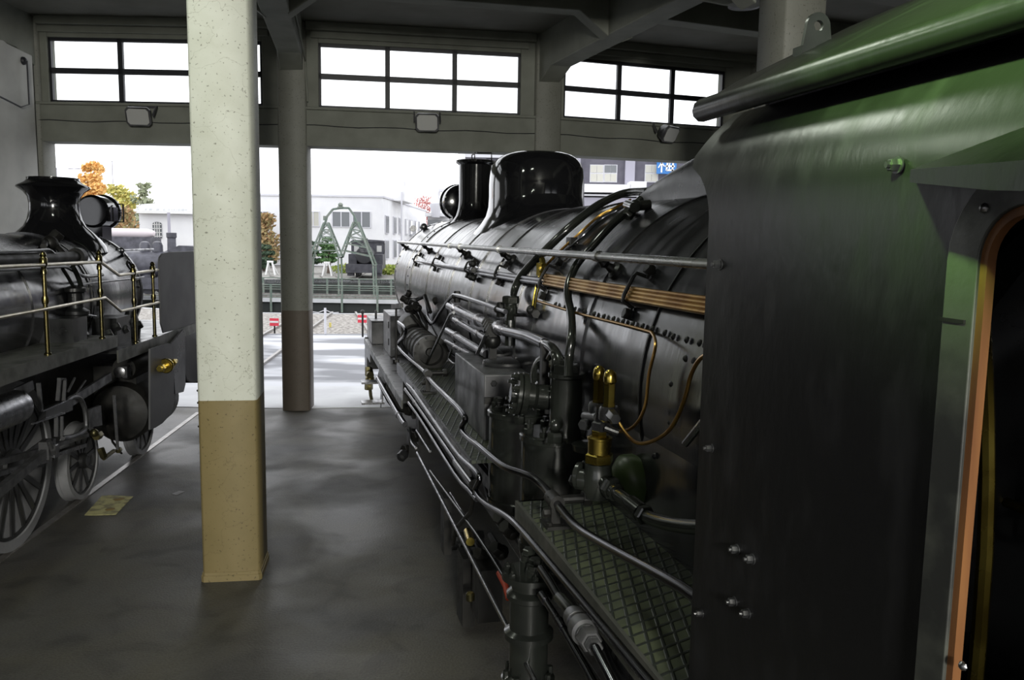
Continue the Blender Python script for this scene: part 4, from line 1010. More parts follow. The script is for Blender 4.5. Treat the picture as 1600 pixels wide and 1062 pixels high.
for s in (3.6,5.2,6.4,7.6,8.85): part(MB().lathe([(RB-.01,0),(RB+.006,0),(RB+.006,.04),(RB-.01,.04)], v(s,TC,ZC), (0,1,0), 72), 'boiler_band', M['boiler'], bo)
sm = part(MB().lathe([(RB,0),(RB,1.5),(RB-.02,1.53),(RB*.86,1.54),(RB*.84,1.60),(.4,1.70),(.06,1.75),(.05,1.85),(.01,1.86)], v(8.89,TC,ZC), (0,1,0), 72), 'smokebox', M['boiler'])
b_ = MB()
for s in (8.9, 10.3): b_.lathe([(RB-.01,0),(RB+.012,0),(RB+.012,.05),(RB-.01,.05)], v(s,TC,ZC), (0,1,0), 72)
for k in range(20):
    a = .1 + k*.15; p = v(10.24, TC + RB*math.cos(a), ZC + RB*math.sin(a)); b_.rivet(p, (math.cos(a),0,math.sin(a)), .014)
part(b_, 'smokebox_ring', M['boiler'], sm)
ch = MB().lathe([(.52,-.20),(.50,-.13),(.44,-.05),(.38,.02),(.315,.08),(.275,.16),(.255,.25),(.25,.33),(.262,.40),(.30,.455),(.35,.49),(.368,.505),(.36,.52),(.30,.55),(.272,.57),(.262,.585),(.262,.61),(.22,.612),(.2,.55),(.01,.5)], v(9.7,TC,2.74), (0,0,1), 48)
ch.rivet(v(9.75+.42,TC+.30,2.66), (.5,.5,.5), .02)
part(ch, 'chimney', M['gloss'], ang=50)
hc = v(10.95, TC, 3.02)
b_ = MB().lathe([(.01,0),(.17,0),(.20,.03),(.20,.34),(.22,.35),(.22,.40)], hc - Vector((0,.25,0)), (0,1,0), 32).box(hc + Vector((-.1,-.2,-.36)), hc + Vector((.1,.1,-.18)))
b_.box(hc + Vector((.14,-.2,-.12)), hc + Vector((.205,.05,.06)))
hl = part(b_, 'headlamp', M['gloss'])
part(MB().tube([hc + Vector((.2,.0,.1)), hc + Vector((.27,.05,.1)), hc + Vector((.27,.05,-.12)), hc + Vector((.2,.0,-.12))], .012, 6), 'lamp_bracket', M['dark'], hl)
# platforms
zu, zl = 1.755, 1.60
ru = part(MB().box(v(1.0,-3.62,zu-.03), v(8.46,-3.10,zu)), 'running_board', M['edge'])
part(MB().box(v(1.0,-3.10,zu-.11), v(8.46,-3.085,zu+.002)), 'board_edge', M['edge'], ru)
part(MB().box(v(1.0,-5.2,zu-.03), v(8.46,-4.7,zu)), 'running_board', M['edge'])
rl = part(MB().box(v(8.46,-5.2,zl-.03), v(11.6,-3.10,zl)), 'front_platform', M['satin'])
part(MB().box(v(8.46,-3.10,zl-.12), v(11.2,-3.085,zl+.002)), 'board_edge', M['edge'], rl)
part(MB().box(v(11.5,-5.35,.75), v(11.6,-2.95,1.35)), 'buffer_beam', M['satin'])
part(MB().box(v(2,-4.62,.6), v(11.5,-4.58,1.45)).box(v(2,-3.74,.6), v(11.5,-3.70,1.45)).box(v(6.5,-4.6,.9), v(11,-3.7,1.3)).box(v(2,-4.7,1.2), v(5.2,-3.6,2.06)), 'main_frame', M['dark'])
# brass railing
def post(x, yt, yb, zb, name='railing_post'):
    p = at(x, yb, t=-3.13); z1 = at(x, yt, t=-3.13).z; h = z1 - zb
    b = MB().lathe([(.03,0),(.03,.012),(.019,.02),(.017,h-.19),(.024,h-.185),(.024,h-.15),(.018,h-.14),(.030,h-.11),(.030,h-.06),(.020,h-.045),(.026,h-.03),(.018,h-.01),(.004,h)], Vector((p.x,p.y,zb)), (0,0,1), 14)
    b.lathe([(.024,-.03),(.028,0),(.024,.03)], Vector((p.x,p.y,zb+h*.53)), (0,0,1), 12)
    return part(b, name, M['rail_brass'])
post(75,392,553,zu); post(160,390,529,zu); post(212,411,533,zl); post(242,408,524,zl); 
pz = at(75,392,t=-3.13)
for s in (5.95, 4.7, 3.4):
    b = MB(); h = pz.z - zu; p = v(s,-3.13,zu)
    part(b.lathe([(.03,0),(.019,.02),(.017,h-.19),(.030,h-.11),(.030,h-.06),(.020,h-.045),(.004,h)], p, (0,0,1), 12), 'railing_post', M['rail_brass'])
a = at(0,417,t=-3.12); b2 = at(157,409,t=-3.12); e = a + (a-b2)*1.6
part(MB().tube([e, b2, at(186,430,t=-3.12), at(249,421,t=-3.12)], .0155, 12), 'railing_bar', M['rail_steel'])
a = at(0,496,t=-3.12); b2 = at(164,465,t=-3.12); e = a + (a-b2)*1.6
part(MB().tube([e, b2, at(189,486,t=-3.12), at(249,472,t=-3.12)], .0145, 12), 'railing_bar', M['rail_steel'])
# pipes on the boiler
q1 = at(118,401,t=-3.42); q0 = at(-60,409,t=-3.42)
b_ = MB().cyl(q0, q1, .052, 16); b_.cyl(q1, q1 + Vector((0,.09,0)), .085, 20)
part(b_, 'exhaust_pipe', M['dark'])
lrun([(-40,396),(5,394),(60,391),(76,390),(84,396),(90,404)], .013, 'thin_pipe', M['bpipe'], t=-3.4)
lrun([(-40,423),(0,421),(60,418),(98,416),(112,421),(130,431),(145,431),(160,429)], .018, 'thin_pipe', M['bpipe'], t=-3.4)
lrun([(127,445),(150,441),(185,438),(225,433)], .010, 'thin_pipe', M['steel'], t=-3.38, n=2)
lrun([(98,420),(107,434),(114,446),(124,450)], .016, 'thin_pipe', M['bpipe'], t=-3.4)
lrun([(114,416),(122,432),(127,450),(127,475),(124,505)], .024, 'thin_pipe', M['bpipe'], t=-3.38)
part(MB().tube(smooth_path([C(x,y,.015) for x, y in ((114,376),(130,383),(142,394),(150,406))], 3), .008, 6), 'thin_pipe', M['bpipe'])
part(MB().tube(smooth_path([C(x,y,.03) for x, y in ((68,385),(76,372),(86,378),(92,388),(100,396))], 3), .03, 8).hexn(C(82,375,.03), (.5,.2,.6), .07, .1).ball(C(78,380,.02), .08, 10), 'clack_valve', M['dark'])
b_ = MB(); pA = C(190,391,.08); pB = pA + Vector((0,1.1,0)); b_.tube([pA - Vector((0,.1,0)), pA, pB], .012, 8); b_.cyl(C(192,399,0), pA, .018, 8); b_.ball(pA, .035, 8)
part(b_, 'smokebox_handrail', M['steel'])
part(MB().tube(smooth_path([C(203,420,.02), C(198,412,.05), C(201,408,.07), C(207,418,.04)], 4), .012, 6), 'smokebox_handle', M['dark'])
# pump and boxes on the platform
b_ = MB(); p = v(8.35,-3.42,zu)
b_.lathe([(.10,0),(.11,.02),(.09,.05),(.09,.2),(.12,.22),(.12,.25),(.07,.28),(.07,.42),(.10,.44),(.10,.47),(.03,.5)], p, (0,0,1), 20)
b_.box(v(7.85,-3.55,zu), v(8.15,-3.25,zu+.22)); b_.box(v(8.9,-3.5,zl), v(9.3,-3.25,zl+.28)); b_.lathe([(.09,0),(.1,.1),(.08,.2),(.05,.3)], v(9.6,-3.35,zl), (0,0,1), 16)
for k in range(5): b_.hexn(v(8.7+k*.22,-3.3,zl+.12+.05*(k%2)), (.8,.2,.4), .05, .08)
part(b_, 'platform_pump', M['satin'])
part(MB().tube([at(120,497,t=-3.35), at(135,492,t=-3.35), at(150,494,t=-3.35)], .012, 6).hexn(at(150,478,t=-3.35), (0,0,1), .03, .08), 'pump_fittings', M['steel'])
# wheels
for s in (7.375, 5.55, 3.72):
    wheel(FL, s, -3.60, .74, 1, L, 18, M['tyre'], crank=1); wheel(FL, s, -4.70, .74, -1, L, 18, M['tyre'], crank=1)
for s in (8.80, 10.62):
    wheel(FL, s, -3.60, .40, 1, L, 10, M['tyre']); wheel(FL, s, -4.70, .40, -1, L, 10, M['tyre'])
# cylinder and casing plate
cy = MB(); cy.lathe([(.12,-.10),(.2,-.08),(.30,-.06),(.335,0),(.335,.95),(.30,1.0),(.1,1.02)], v(9.35,-3.40,.80), (0,1,0), 40)
cy.lathe([(.12,-.1),(.14,0),(.14,.95),(.10,1.0)], v(9.35,-3.32,1.30), (0,1,0), 28); cy.box(v(9.4,-3.7,.9), v(10.2,-3.25,1.3))
cyo = part(cy, 'cylinder', M['dark'])
part(MB().lathe([(.035,-.36),(.06,-.35),(.06,-.3),(.05,-.29),(.05,-.1)], v(9.35,-3.28,1.30), (0,1,0), 18).box(v(9.0,-3.25,1.24), v(9.12,-3.2,1.36)), 'valve_spindle_guide', M['steel'], cyo)
pl_ = [(235,545),(262,536),(270,537),(272,560),(272,620),(271,636),(264,650),(254,661),(243,668),(235,671)]
cp = part(MB().prism([at(x,y,t=-3.02) for x,y in pl_], (-.02,0,0)), 'cylinder_casing', M['shield'])
part(MB().prism([at(x,y,t=-3.04) for x,y in ((268,536),(286,515),(289,519),(290,600),(287,612),(274,615),(270,560))], (-.02,0,0)), 'front_plate', M['satin'])
b_ = MB(); q = at(262,570,t=-2.98)
b_.lathe([(.075,0),(.085,.01),(.085,.03),(.05,.04),(.03,.08),(.05,.10),(.03,.13)], q + Vector((0,-.08,0)), (0,1,0), 24); b_.cyl(q + Vector((0,-.3,0)), q + Vector((0,.3,0)), .028, 14); b_.hexn(q + Vector((0,.14,0)), (0,1,0), .05, .07); b_.hexn(q + Vector((0,-.26,0)), (0,1,0), .045, .08)
b_.cyl(q, q + Vector((-.1,0,0)), .04, 12)
part(b_, 'relief_valve', M['brass'])
dfl = [(249,412),(250,402),(254,396),(262,394),(300,392),(330,390),(330,560),(318,590),(306,597),(299,597),(292,592),(288,575),(286,512),(256,520),(252,505)]
part(MB().prism([at(x,y,t=-3.1) for x,y in dfl], (-.02,0,0)), 'side_shield', M['shield'], bevel=.004)
# steps
b_ = MB()
for z in (.12,.45,.62): b_.box(v(11.55,-3.2,z), v(11.8,-2.9,z+.025))
b_.bar(v(11.6,-2.98,.12), v(11.6,-2.98,.95), .03, .03); b_.bar(v(11.75,-2.98,.12), v(11.75,-2.98,.95), .03, .03)
part(b_, 'footstep', M['dark'])
# motion
def lbar(x0,y0,x1,y1,w_,name,m,t=-3.2,th=.03):
    a = at(x0,y0,t=t); b = at(x1,y1,t=t); return part(MB().bar(a, b, th, w_), name, m)
lbar(-25,787,78,701,.075,'connecting_rod',M['motion'],-3.22,.05)
lbar(-20,727,90,697,.05,'coupling_rod',M['motion'],-3.34,.04)
lbar(-20,745,76,718,.04,'coupling_rod',M['steel'],-3.36,.03)
lbar(83,696,134,680,.03,'slide_bar',M['motion'],-3.2,.06); lbar(80,712,130,695,.035,'slide_bar',M['steel'],-3.2,.06)
b_ = MB(); q = at(82,702,t=-3.18); b_.box(q + Vector((-.08,-.07,-.07)), q + Vector((.0,.07,.08))); b_.hexn(q, (1,0,0), .05, .04); b_.tube([at(76,688,t=-3.17), at(80,700,t=-3.17)], .02, 8)
part(b_, 'crosshead', M['motion'])
lbar(66,648,108,632,.10,'link_bracket',M['satin'],-3.22,.06); lbar(66,642,105,625,.012,'bracket_edge',M['steel'],-3.18,.02); lbar(50,662,100,645,.014,'bracket_edge',M['steel'],-3.18,.02)
part(MB().tube(smooth_path([at(x,y,t=-3.22) for x,y in ((104,626),(114,620),(124,622),(131,634),(134,650),(134,668),(126,676),(112,682),(98,684))], 4), .022, 8), 'expansion_link', M['motion'])
lbar(106,630,172,588,.085,'radius_rod',M['motion'],-3.24,.03)
part(MB().prism([at(x,y,t=-3.25) for x,y in ((22,607),(51,594),(54,607),(29,624))], (-.02,0,0)), 'motion_bracket', M['motion'])
lbar(60,598,64,642,.02,'link_hanger',M['motion'],-3.2,.03)
for (x0,y0,x1,y1) in ((93,593,90,626),(101,593,99,626),(88,650,88,682),(96,650,96,682)): lbar(x0,y0,x1,y1,.018,'slotted_link',M['motion'],-3.2,.03)
lbar(92,592,101,592,.02,'slotted_link',M['motion'],-3.2,.03)
lbar(117,590,106,612,.012,'valve_rod',M['motion'],-3.15,.015); lbar(134,594,118,616,.010,'valve_rod',M['motion'],-3.15,.012)
part(MB().prism([at(x,y,t=-3.2) for x,y in ((138,640),(158,633),(160,664),(141,668))], (-.03,0,0)), 'guide_bracket', M['motion'])
lbar(178,617,184,702,.022,'drop_rod',M['motion'],-3.1,.022)
part(MB().hexn(at(150,682,t=-3.1),(0,1,0),.04,.1).hexn(at(157,700,t=-3.1),(.3,0,-1),.035,.1).ball(at(147,676,t=-3.1),.04,10).cyl(at(162,716,t=-3.1),at(178,704,t=-3.1),.02,8).hexn(at(184,704,t=-3.1),(0,1,0),.03,.06), 'drain_cock', M['oldbrass'])
part(MB().tube([at(168,665,t=-3.12), at(176,690,t=-3.12), at(190,708,t=-3.12)], .012, 6), 'drain_pipe', M['dark'])
q = at(29,633,t=-3.2); b_ = MB().lathe([(.01,0),(.10,0),(.128,-.03),(.13,-.10),(.13,-.9)], q, (0,1,0), 28); part(b_, 'air_cylinder', M['steel'])
# cab and tender hinted beyond the left edge
cbm = MB(); cbm.box(v(.2,-5.45,1.3), v(2.0,-5.42,3.2)); cbm.box(v(.2,-2.88,1.3), v(2.0,-2.85,2.2)); cbm.box(v(1.97,-5.42,1.3), v(2.0,-2.88,3.3)); cbm.box(v(.0,-5.5,3.2), v(2.1,-2.8,3.28)); cbm.box(v(.2,-2.88,2.2), v(.5,-2.85,3.2)); cbm.box(v(1.7,-2.88,2.2), v(2.0,-2.85,3.2))
part(cbm, 'cab', M['satin'])

# ================================================================== floor litter and rails
def rails(az, tc, s0, s1, name, label, z=.0, h=.02, group=None, bed=False):
    D = Vector((math.sin(az), math.cos(az), 0)); N = Vector((math.cos(az), -math.sin(az), 0))
    b = MB()
    for k in (-.5335, .5335):
        a = D*s0 + N*(tc+k); c = D*s1 + N*(tc+k)
        b.bar(a + Vector((0,0,z-.03+h)), c + Vector((0,0,z-.03+h)), .065, .06)
    o = b.build(name, M['railtop'], smooth=False); tag(o, label, 'rails', group); return o
M['railtop'] = mat('worn_rail_top', (.30,.29,.28), .38, .6, .5, (.18,.165,.15), 8)
FWD = dict(L=(AL, -4.15), R=(AR, 2.35))
rails(AL, -4.15, 0.0, 13.1, 'track_rails', 'pair of rails flush in the floor under the brass-railed locomotive', h=.008)
rails(AR, 2.35, -1.0, 13.2, 'track_rails', 'pair of rails under the large black locomotive on the right', h=.008)
p = WF.at(170, 789, z=0)
pp = [WF.at(x, y, z=0) for x, y in ((132,805),(159,775),(172,774),(208,776),(181,804),(150,805))]
vs_ = []; 
b_ = MB().prism([Vector((q.x, q.y, .001)) for q in pp], (0,0,.004))
M['paper'] = mat('yellow_stained_paper', (.50,.47,.22), .7, 0, .3, (.24,.22,.12), 9, .45, .6)
pap = b_.build('paper_sheet', M['paper'], smooth=False); tag(pap, 'crumpled yellow stained sheet lying flat on the floor beside the left wheels', 'paper')
part2 = MB()
for (x, y, r) in ((172,796,.05),(186,780,.06)):
    q = WF.at(x, y, z=0); part2.lathe([(r,0),(r*.8,.006),(.01,.008)], Vector((q.x,q.y,.005)), (0,0,1), 7)
part2.build('stain_patch', mat('brown_paper_stain', (.22,.16,.06), .7), pap)
p = WF.at(286, 770, z=0)
tag(MB().prism([WF.at(x,y,z=0) + Vector((0,0,.001)) for x,y in ((268,772),(280,767),(289,768),(276,774))], (0,0,.003)).build('paper_scrap', M['tyre'], smooth=False), 'tiny pale scrap on the floor left of the foreground column', 'litter')
# ================================================================== the yard outside
def out_mat(name, c1, c2, sc_, stretch=None, lo=.4, hi=.6, rough=.8): return mat(name, c1, rough, 0, .3, c2, sc_, lo, hi, .1, 30, stretch=stretch)
M['asphalt'] = out_mat('grey_yard_asphalt_with_pale_streaks', (.20,.205,.22), (.56,.57,.60), .55, (.45,1.6,1), .46, .60)
M['pale_conc'] = out_mat('pale_concrete_slabs', (.58,.59,.60), (.50,.505,.52), 1.2)
M['ballast'] = mat('grey_brown_ballast', (.19,.175,.16), .9, 0, .2, (.42,.40,.37), 9, .42, .62, .6, 12)
M['far_ground'] = mat('far_grey_ballast', (.20,.195,.18), .9, 0, .2, (.30,.29,.27), 3, .4, .6)
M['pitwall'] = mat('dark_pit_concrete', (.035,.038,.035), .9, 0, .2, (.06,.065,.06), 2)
def ringp(r0, r1, z, name, m, label=None, seg=96, th=.25, a0=0, a1=2*PI):
    vs_ = []; fs = []
    for k in range(seg + 1):
        a = a0 + (a1-a0)*k/seg
        for r, zz in ((r0, z), (r1, z), (r1, z-th), (r0, z-th)): vs_.append((CX + r*math.sin(a), CY - r*math.cos(a), zz))
    for k in range(seg):
        for j in range(4): fs.append((4*k+j, 4*k+(j+1)%4, 4*k+4+(j+1)%4, 4*k+4+j))
    return MB().add(vs_, fs).build(name, m, smooth=False)
RP = 12.6
struct(ringp(RP, RP+.45, .0, 'trim_1', M['pale_conc']))
struct(ringp(RP+.45, 19.4, -.02, 'ground', M['ballast'], a0=-1.3, a1=1.3))
struct(ringp(19.4, 28.2, -.012, 'ground_apron', M['asphalt'], a0=-1.3, a1=1.3))
# threshold slabs follow the facets
for i in range(6):
    a, d, n, L_ = facet(i)
    for k in range(3):
        x0, x1 = L_*k/3 + .01, L_*(k+1)/3 - .01
        if i in (1,2,3,4) or k < 9:
            p0, p1 = a + d*x0 + n*.13, a + d*x1 + n*.13; q0, q1 = a + d*x0 + n*2.1, a + d*x1 + n*2.1
            b_ = MB().hexa([p0-Vector((0,0,.2)), p1-Vector((0,0,.2)), q1-Vector((0,0,.2)), q0-Vector((0,0,.2)), p0+Vector((0,0,.004)), p1+Vector((0,0,.004)), q1+Vector((0,0,.004)), q0+Vector((0,0,.004))]); b_.v = [q + Vector((0,0,.002*i)) for q in b_.v]
            struct(b_.build('floor_threshold', M['pale_conc'], smooth=False))
struct(ringp(28.2, 34, -.03, 'ground_margin', M['asphalt'], a0=-1.3, a1=1.3))
struct(ringp(RP+.45, 160, -.05, 'ground_yard', M['far_ground']))
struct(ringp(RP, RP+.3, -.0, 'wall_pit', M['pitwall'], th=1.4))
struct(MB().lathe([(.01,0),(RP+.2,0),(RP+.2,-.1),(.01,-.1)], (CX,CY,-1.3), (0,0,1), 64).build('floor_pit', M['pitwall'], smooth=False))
# yard tracks radiating from the turntable
step = math.radians(8.53)
def radial(az, r0, r1, label, z=.0, group=None):
    D = Vector((math.sin(az), math.cos(az), 0)); N = Vector((math.cos(az), -math.sin(az), 0)); c = Vector((CX, CY, 0)); b = MB()
    for k in (-.5335, .5335): b.bar(c + D*r0 + N*k + Vector((0,0,z)), c + D*r1 + N*k + Vector((0,0,z)), .07, .10)
    o = b.build('track_rails', M['railtop'], smooth=False); tag(o, label, 'rails', group); return o
radial(AL + PI, 12.7, 29.6, 'yard track leading from the turntable to the brass-railed locomotive')
radial(AR + PI, 12.7, 29.6, 'yard track leading from the turntable to the large right-hand locomotive')
radial(AR + PI - step, 12.7, 29.4, 'yard track right of the large locomotive, partly hidden by it')
# ---- turntable bridge
tt = empty('turntable', (CX, CY, -1.2)); tag(tt, 'green railed railway turntable bridge lying across the pit', 'turntable')
M['ttgreen'] = mat('weathered_green_steel', (.12,.17,.14), .6, 0, .4, (.20,.22,.19), 6)
M['ttdark'] = mat('dark_bridge_girder', (.02,.024,.022), .7)
zt = 1.2
X0, X1 = -12.3, 12.3
def tpart(b, n, m, par=None, **k): return b.build(n, m, par or tt, **k)
tpart(MB().box((X0,-2.2,zt-.95),(X1,-2.0,zt-.42)).box((X0,2.0,zt-.95),(X1,2.2,zt-.42)), 'girder', M['ttdark'])
tpart(MB().box((X0,-2.3,zt-.42),(X1,2.3,zt-.36)), 'deck', M['far_ground'])
tpart(MB().box((X0,-2.34,zt-.44),(X1,-2.28,zt-.25)), 'kerb_plate', M['pale_conc'])
tpart(MB().box((X0,-.57,zt-.36),(X1,-.5,zt-.2)).box((X0,.5,zt-.36),(X1,.57,zt-.2)), 'bridge_rail', M['railtop'])
for nm, y, zh in (('near', -2.32, .40), ('far', 2.25, .52)):
    b_ = MB()
    for z in (zt+zh, zt+zh-.5, zt + zh -.62): b_.tube([(X0,y,z),(X1,y,z)], .028 if z == zt+zh else .018, 8)
    h = tpart(b_, 'handrail', M['ttgreen'])
    for k in range(15):
        x = X0 + .1 + (X1-X0-.2)*k/14; MB().box((x-.05,y-.03,zt-.95 if nm=='near' else zt-.36),(x+.05,y+.03,zt+zh)).build('railing_post', M['ttgreen'], h)
# lattice arch on the bridge
lp = []
def wp(x, y, Y): q = WF.at(x, y, s=Y); return Vector((q.x - CX, Y - CY, q.z + 1.2))
def lattice(name, feet, top, Y, n=7):
    b = MB(); dY = .45
    (xa, ya), (xb, yb) = feet; (ta, tya), (tb, tyb) = top
    for dy in (-dY, dY):
        A0, A1 = wp(xa,ya,Y), wp(ta,tya,Y); B0, B1 = wp(xb,yb,Y), wp(tb,tyb,Y)
        for q in (A0,A1,B0,B1): q.y += 0
        A0.y += dy; B0.y += dy; A1.y += dy*.3; B1.y += dy*.3
        b.bar(A0, A1, .085, .085, up=(0,1,0)); b.bar(B0, B1, .085, .085, up=(0,1,0))
        fr_ = [0,.2,.4,.6,.8,1]
        for i in range(len(fr_)-1):
            p, q = A0.lerp(A1, fr_[i]), B0.lerp(B1, fr_[i]); p2, q2 = A0.lerp(A1, fr_[i+1]), B0.lerp(B1, fr_[i+1])
            if i: b.bar(p, q, .05, .05, up=(0,1,0))
            if i > 1: b.bar(p, q2, .032, .032, up=(0,1,0)); b.bar(q, p2, .032, .032, up=(0,1,0))
    for i in (0, .32, .62, 1):
        for (u0,u1,w0,w1) in ((xa,ya,ta,tya),(xb,yb,tb,tyb)):
            p = wp(u0,u1,Y).lerp(wp(w0,w1,Y), i); k = .45*(1-i) + .13*i; b.bar(p - Vector((0,k,0)), p + Vector((0,k,0)), .05, .05)
    return tpart(b, name, M['ttgreen'], arch)
arch = empty('lattice_arch', (0,0,0)); arch.parent = tt
lattice('lattice_tower', ((487,402),(533,402)), ((507,348),(513,348)), 42.9)
lattice('lattice_tower', ((533,402),(586,414)), ((553,347),(560,347)), 42.9)
for x0,y0,x1,y1 in ((487,402,485,462),(531,402,532,462),(585,413,586.5,462)):
    b_ = MB()
    for dy in (-.4,.4): b_.bar(wp(x0,y0,42.9)+Vector((0,dy,0)), wp(x1,y1,42.9)+Vector((0,dy,0)), .08, .08, up=(0,1,0))
    tpart(b_, 'leg', M['ttgreen'], arch)
b_ = MB(); P_ = [wp(x,y,42.9) for x, y in ((508,349),(511,338),(520,327),(532,325),(545,325),(553,336),(557,348))]
for i in range(len(P_)-1): b_.bar(P_[i], P_[i+1], .10, .10, up=(0,1,0))
tpart(b_, 'arch_top', M['ttgreen'], arch)
q = wp(532,320,42.9); tpart(MB().ball(q, .13, 12, (1,1,.9)).box(q + Vector((-.14,-.1,-.16)), q + Vector((.14,.1,-.08))), 'lamp', M['ttgreen'], arch)
q = wp(510,341,42.9); tpart(MB().box(q + Vector((-.15,-.08,-.1)), q + Vector((-.02,.08,.12))), 'cable_box', M['ttgreen'], arch)

# ---- white buffer stops
def buffer_stop(x, y, Y, label):
    q = WF.at(x, y, s=Y); o = empty('buffer_stop', (q.x, Y, -.04)); tag(o, label, 'buffer stop', 'white buffer stops beyond the turntable')
    b = MB(); h = .98
    for sx in (-1, 1):
        b.bar((sx*.34,0,0), (sx*.13,0,h), .11, .11, up=(0,1,0)); b.bar((sx*.30,.9,0), (sx*.13,0,h*.9), .09, .09)
    b.build('legs', M['white'], o); MB().box((-.22,-.08,h-.08),(.22,.08,h+.05)).build('crossbeam', M['white'], o)
    return o
buffer_stop(511, 427, 60.5, 'white A-shaped buffer stop beside the pruned pine, under the lattice tower')
buffer_stop(422.5, 427, 60.5, 'white A-shaped buffer stop seen in the narrow gap between the two columns')
azb = math.atan2(WF.at(511,427,s=60.5).x - CX, 60.5 - CY); radial(azb, 12.8, 17.6, 'far track running up to the white buffer stop')
azc = math.atan2(WF.at(570,432,s=56).x - CX, 56 - CY); radial(azc, 12.8, 26, 'far track carrying the small dark locomotive')
azd = math.atan2(WF.at(422,427,s=60.5).x - CX, 60.5 - CY); radial(azd, 12.8, 17.4, 'far track seen in the narrow gap between the columns')

# ---- small dark locomotive beyond the turntable
q = WF.at(570, 434, z=-.03); so = empty('tank_locomotive', (q.x, q.y, 0), -azc*.8)
tag(so, 'small dark tank locomotive facing the viewer beyond the turntable', 'locomotive')
M['farblack'] = mat('far_dark_grey_paint', (.035,.035,.045), .5, 0, .4, (.06,.06,.07), 4); M['fardark'] = mat('far_black_smokebox', (.015,.015,.018), .5)
def sp(b, n, m=None, par=None, **k): return b.build(n, m or M['farblack'], par or so, **k)
sp(MB().lathe([(.1,-.08),(.55,-.05),(.60,0),(.60,3.0)], (0,-.45,1.55), (0,1,0), 28), 'boiler', M['fardark'])
sp(MB().box((-1.2,-.6,.55),(1.2,4.6,.85)).box((-1.25,-.75,.35),(1.25,-.6,.95)), 'frame')
sp(MB().box((-1.2,.8,.85),(-.62,3.0,1.6)).box((.62,.8,.85),(1.2,3.0,1.6)), 'side_tank')
cbb = sp(MB().box((-1.2,3.0,.85),(1.2,3.06,2.55)).box((-1.2,3.0,.85),(-1.15,4.6,2.4)).box((1.15,3.0,.85),(1.2,4.6,2.4)).prism([(-1.3,2.9,2.45),(1.3,2.9,2.45),(1.1,2.9,2.58),(0,2.9,2.64),(-1.1,2.9,2.58)], (0,1.9,0)), 'cab')
sp(MB().box((-1.0,2.985,1.75),(-.65,3.0,2.2)).box((.65,2.985,1.75),(1.0,3.0,2.2)), 'cab_window', M['whitew'], cbb)
sp(MB().lathe([(.16,0),(.15,.5),(.2,.55),(.2,.62)], (0,.3,2.1), (0,0,1), 16), 'chimney', M['fardark'])
sp(MB().box((-.28,-.58,1.75),(.28,-.54,2.0)), 'front_plate', M['boxgrey'])
sp(MB().lathe([(.15,-.1),(.15,.1)], (0,-.35,2.1), (0,1,0), 14), 'headlamp')
for x in (-.75,.75): sp(MB().lathe([(.16,-.3),(.16,-.25),(.06,-.2),(.06,0)], (x,-.75,.65), (0,1,0), 16), 'buffer')
for y in (.3,1.9,3.5):
    for x in (-.56,.56): sp(MB().lathe([(.42,-.06),(.42,.06)], (x,y,.40), (1,0,0), 24), 'wheel')
for x in (-.95,.95): sp(MB().box((x-.22,-.45,.12),(x+.22,.25,.75)), 'cylinder')

# ---- leafy things
def leaf_mat(name, a, b): return mat(name, a, .7, 0, .2, b, 3, .35, .65)
M['orange'] = leaf_mat('autumn_orange_leaves', (.72,.36,.10), (.80,.55,.22)); M['yellow'] = leaf_mat('yellow_green_leaves', (.62,.52,.16), (.42,.44,.14))
M['grn'] = leaf_mat('grey_green_leaves', (.24,.28,.16), (.34,.36,.26)); M['rust'] = leaf_mat('rusty_leaves', (.36,.20,.10), (.28,.26,.12)); M['maple'] = leaf_mat('red_maple_leaves', (.50,.20,.19), (.62,.34,.32))
M['pine'] = leaf_mat('pine_needles', (.07,.15,.055), (.13,.22,.09)); M['pine_dark'] = leaf_mat('dark_needles', (.035,.06,.04), (.06,.09,.05)); M['bark'] = mat('bark', (.12,.09,.07), .9)
M['hedge'] = leaf_mat('bright_hedge_leaves', (.25,.36,.06), (.40,.42,.12))
def leaves(b, c, r, n, size, rnd, sq=(1,1,1)):
    for _ in range(n):
        d = Vector((rnd.gauss(0,1), rnd.gauss(0,1), rnd.gauss(0,1))).normalized() * (rnd.random()**.4)
        p = c + Vector((d.x*r*sq[0], d.y*r*sq[1], d.z*r*sq[2])); u = Vector((rnd.gauss(0,1), rnd.gauss(0,1), rnd.gauss(0,1))).normalized(); w_ = u.orthogonal().normalized()
        s = size*(.6 + rnd.random()*.8); b.add([p-u*s-w_*s*.5, p+u*s*.2-w_*s*.7, p+u*s+w_*s*.3, p-u*s*.2+w_*s*.7], [(0,1,2,3)])
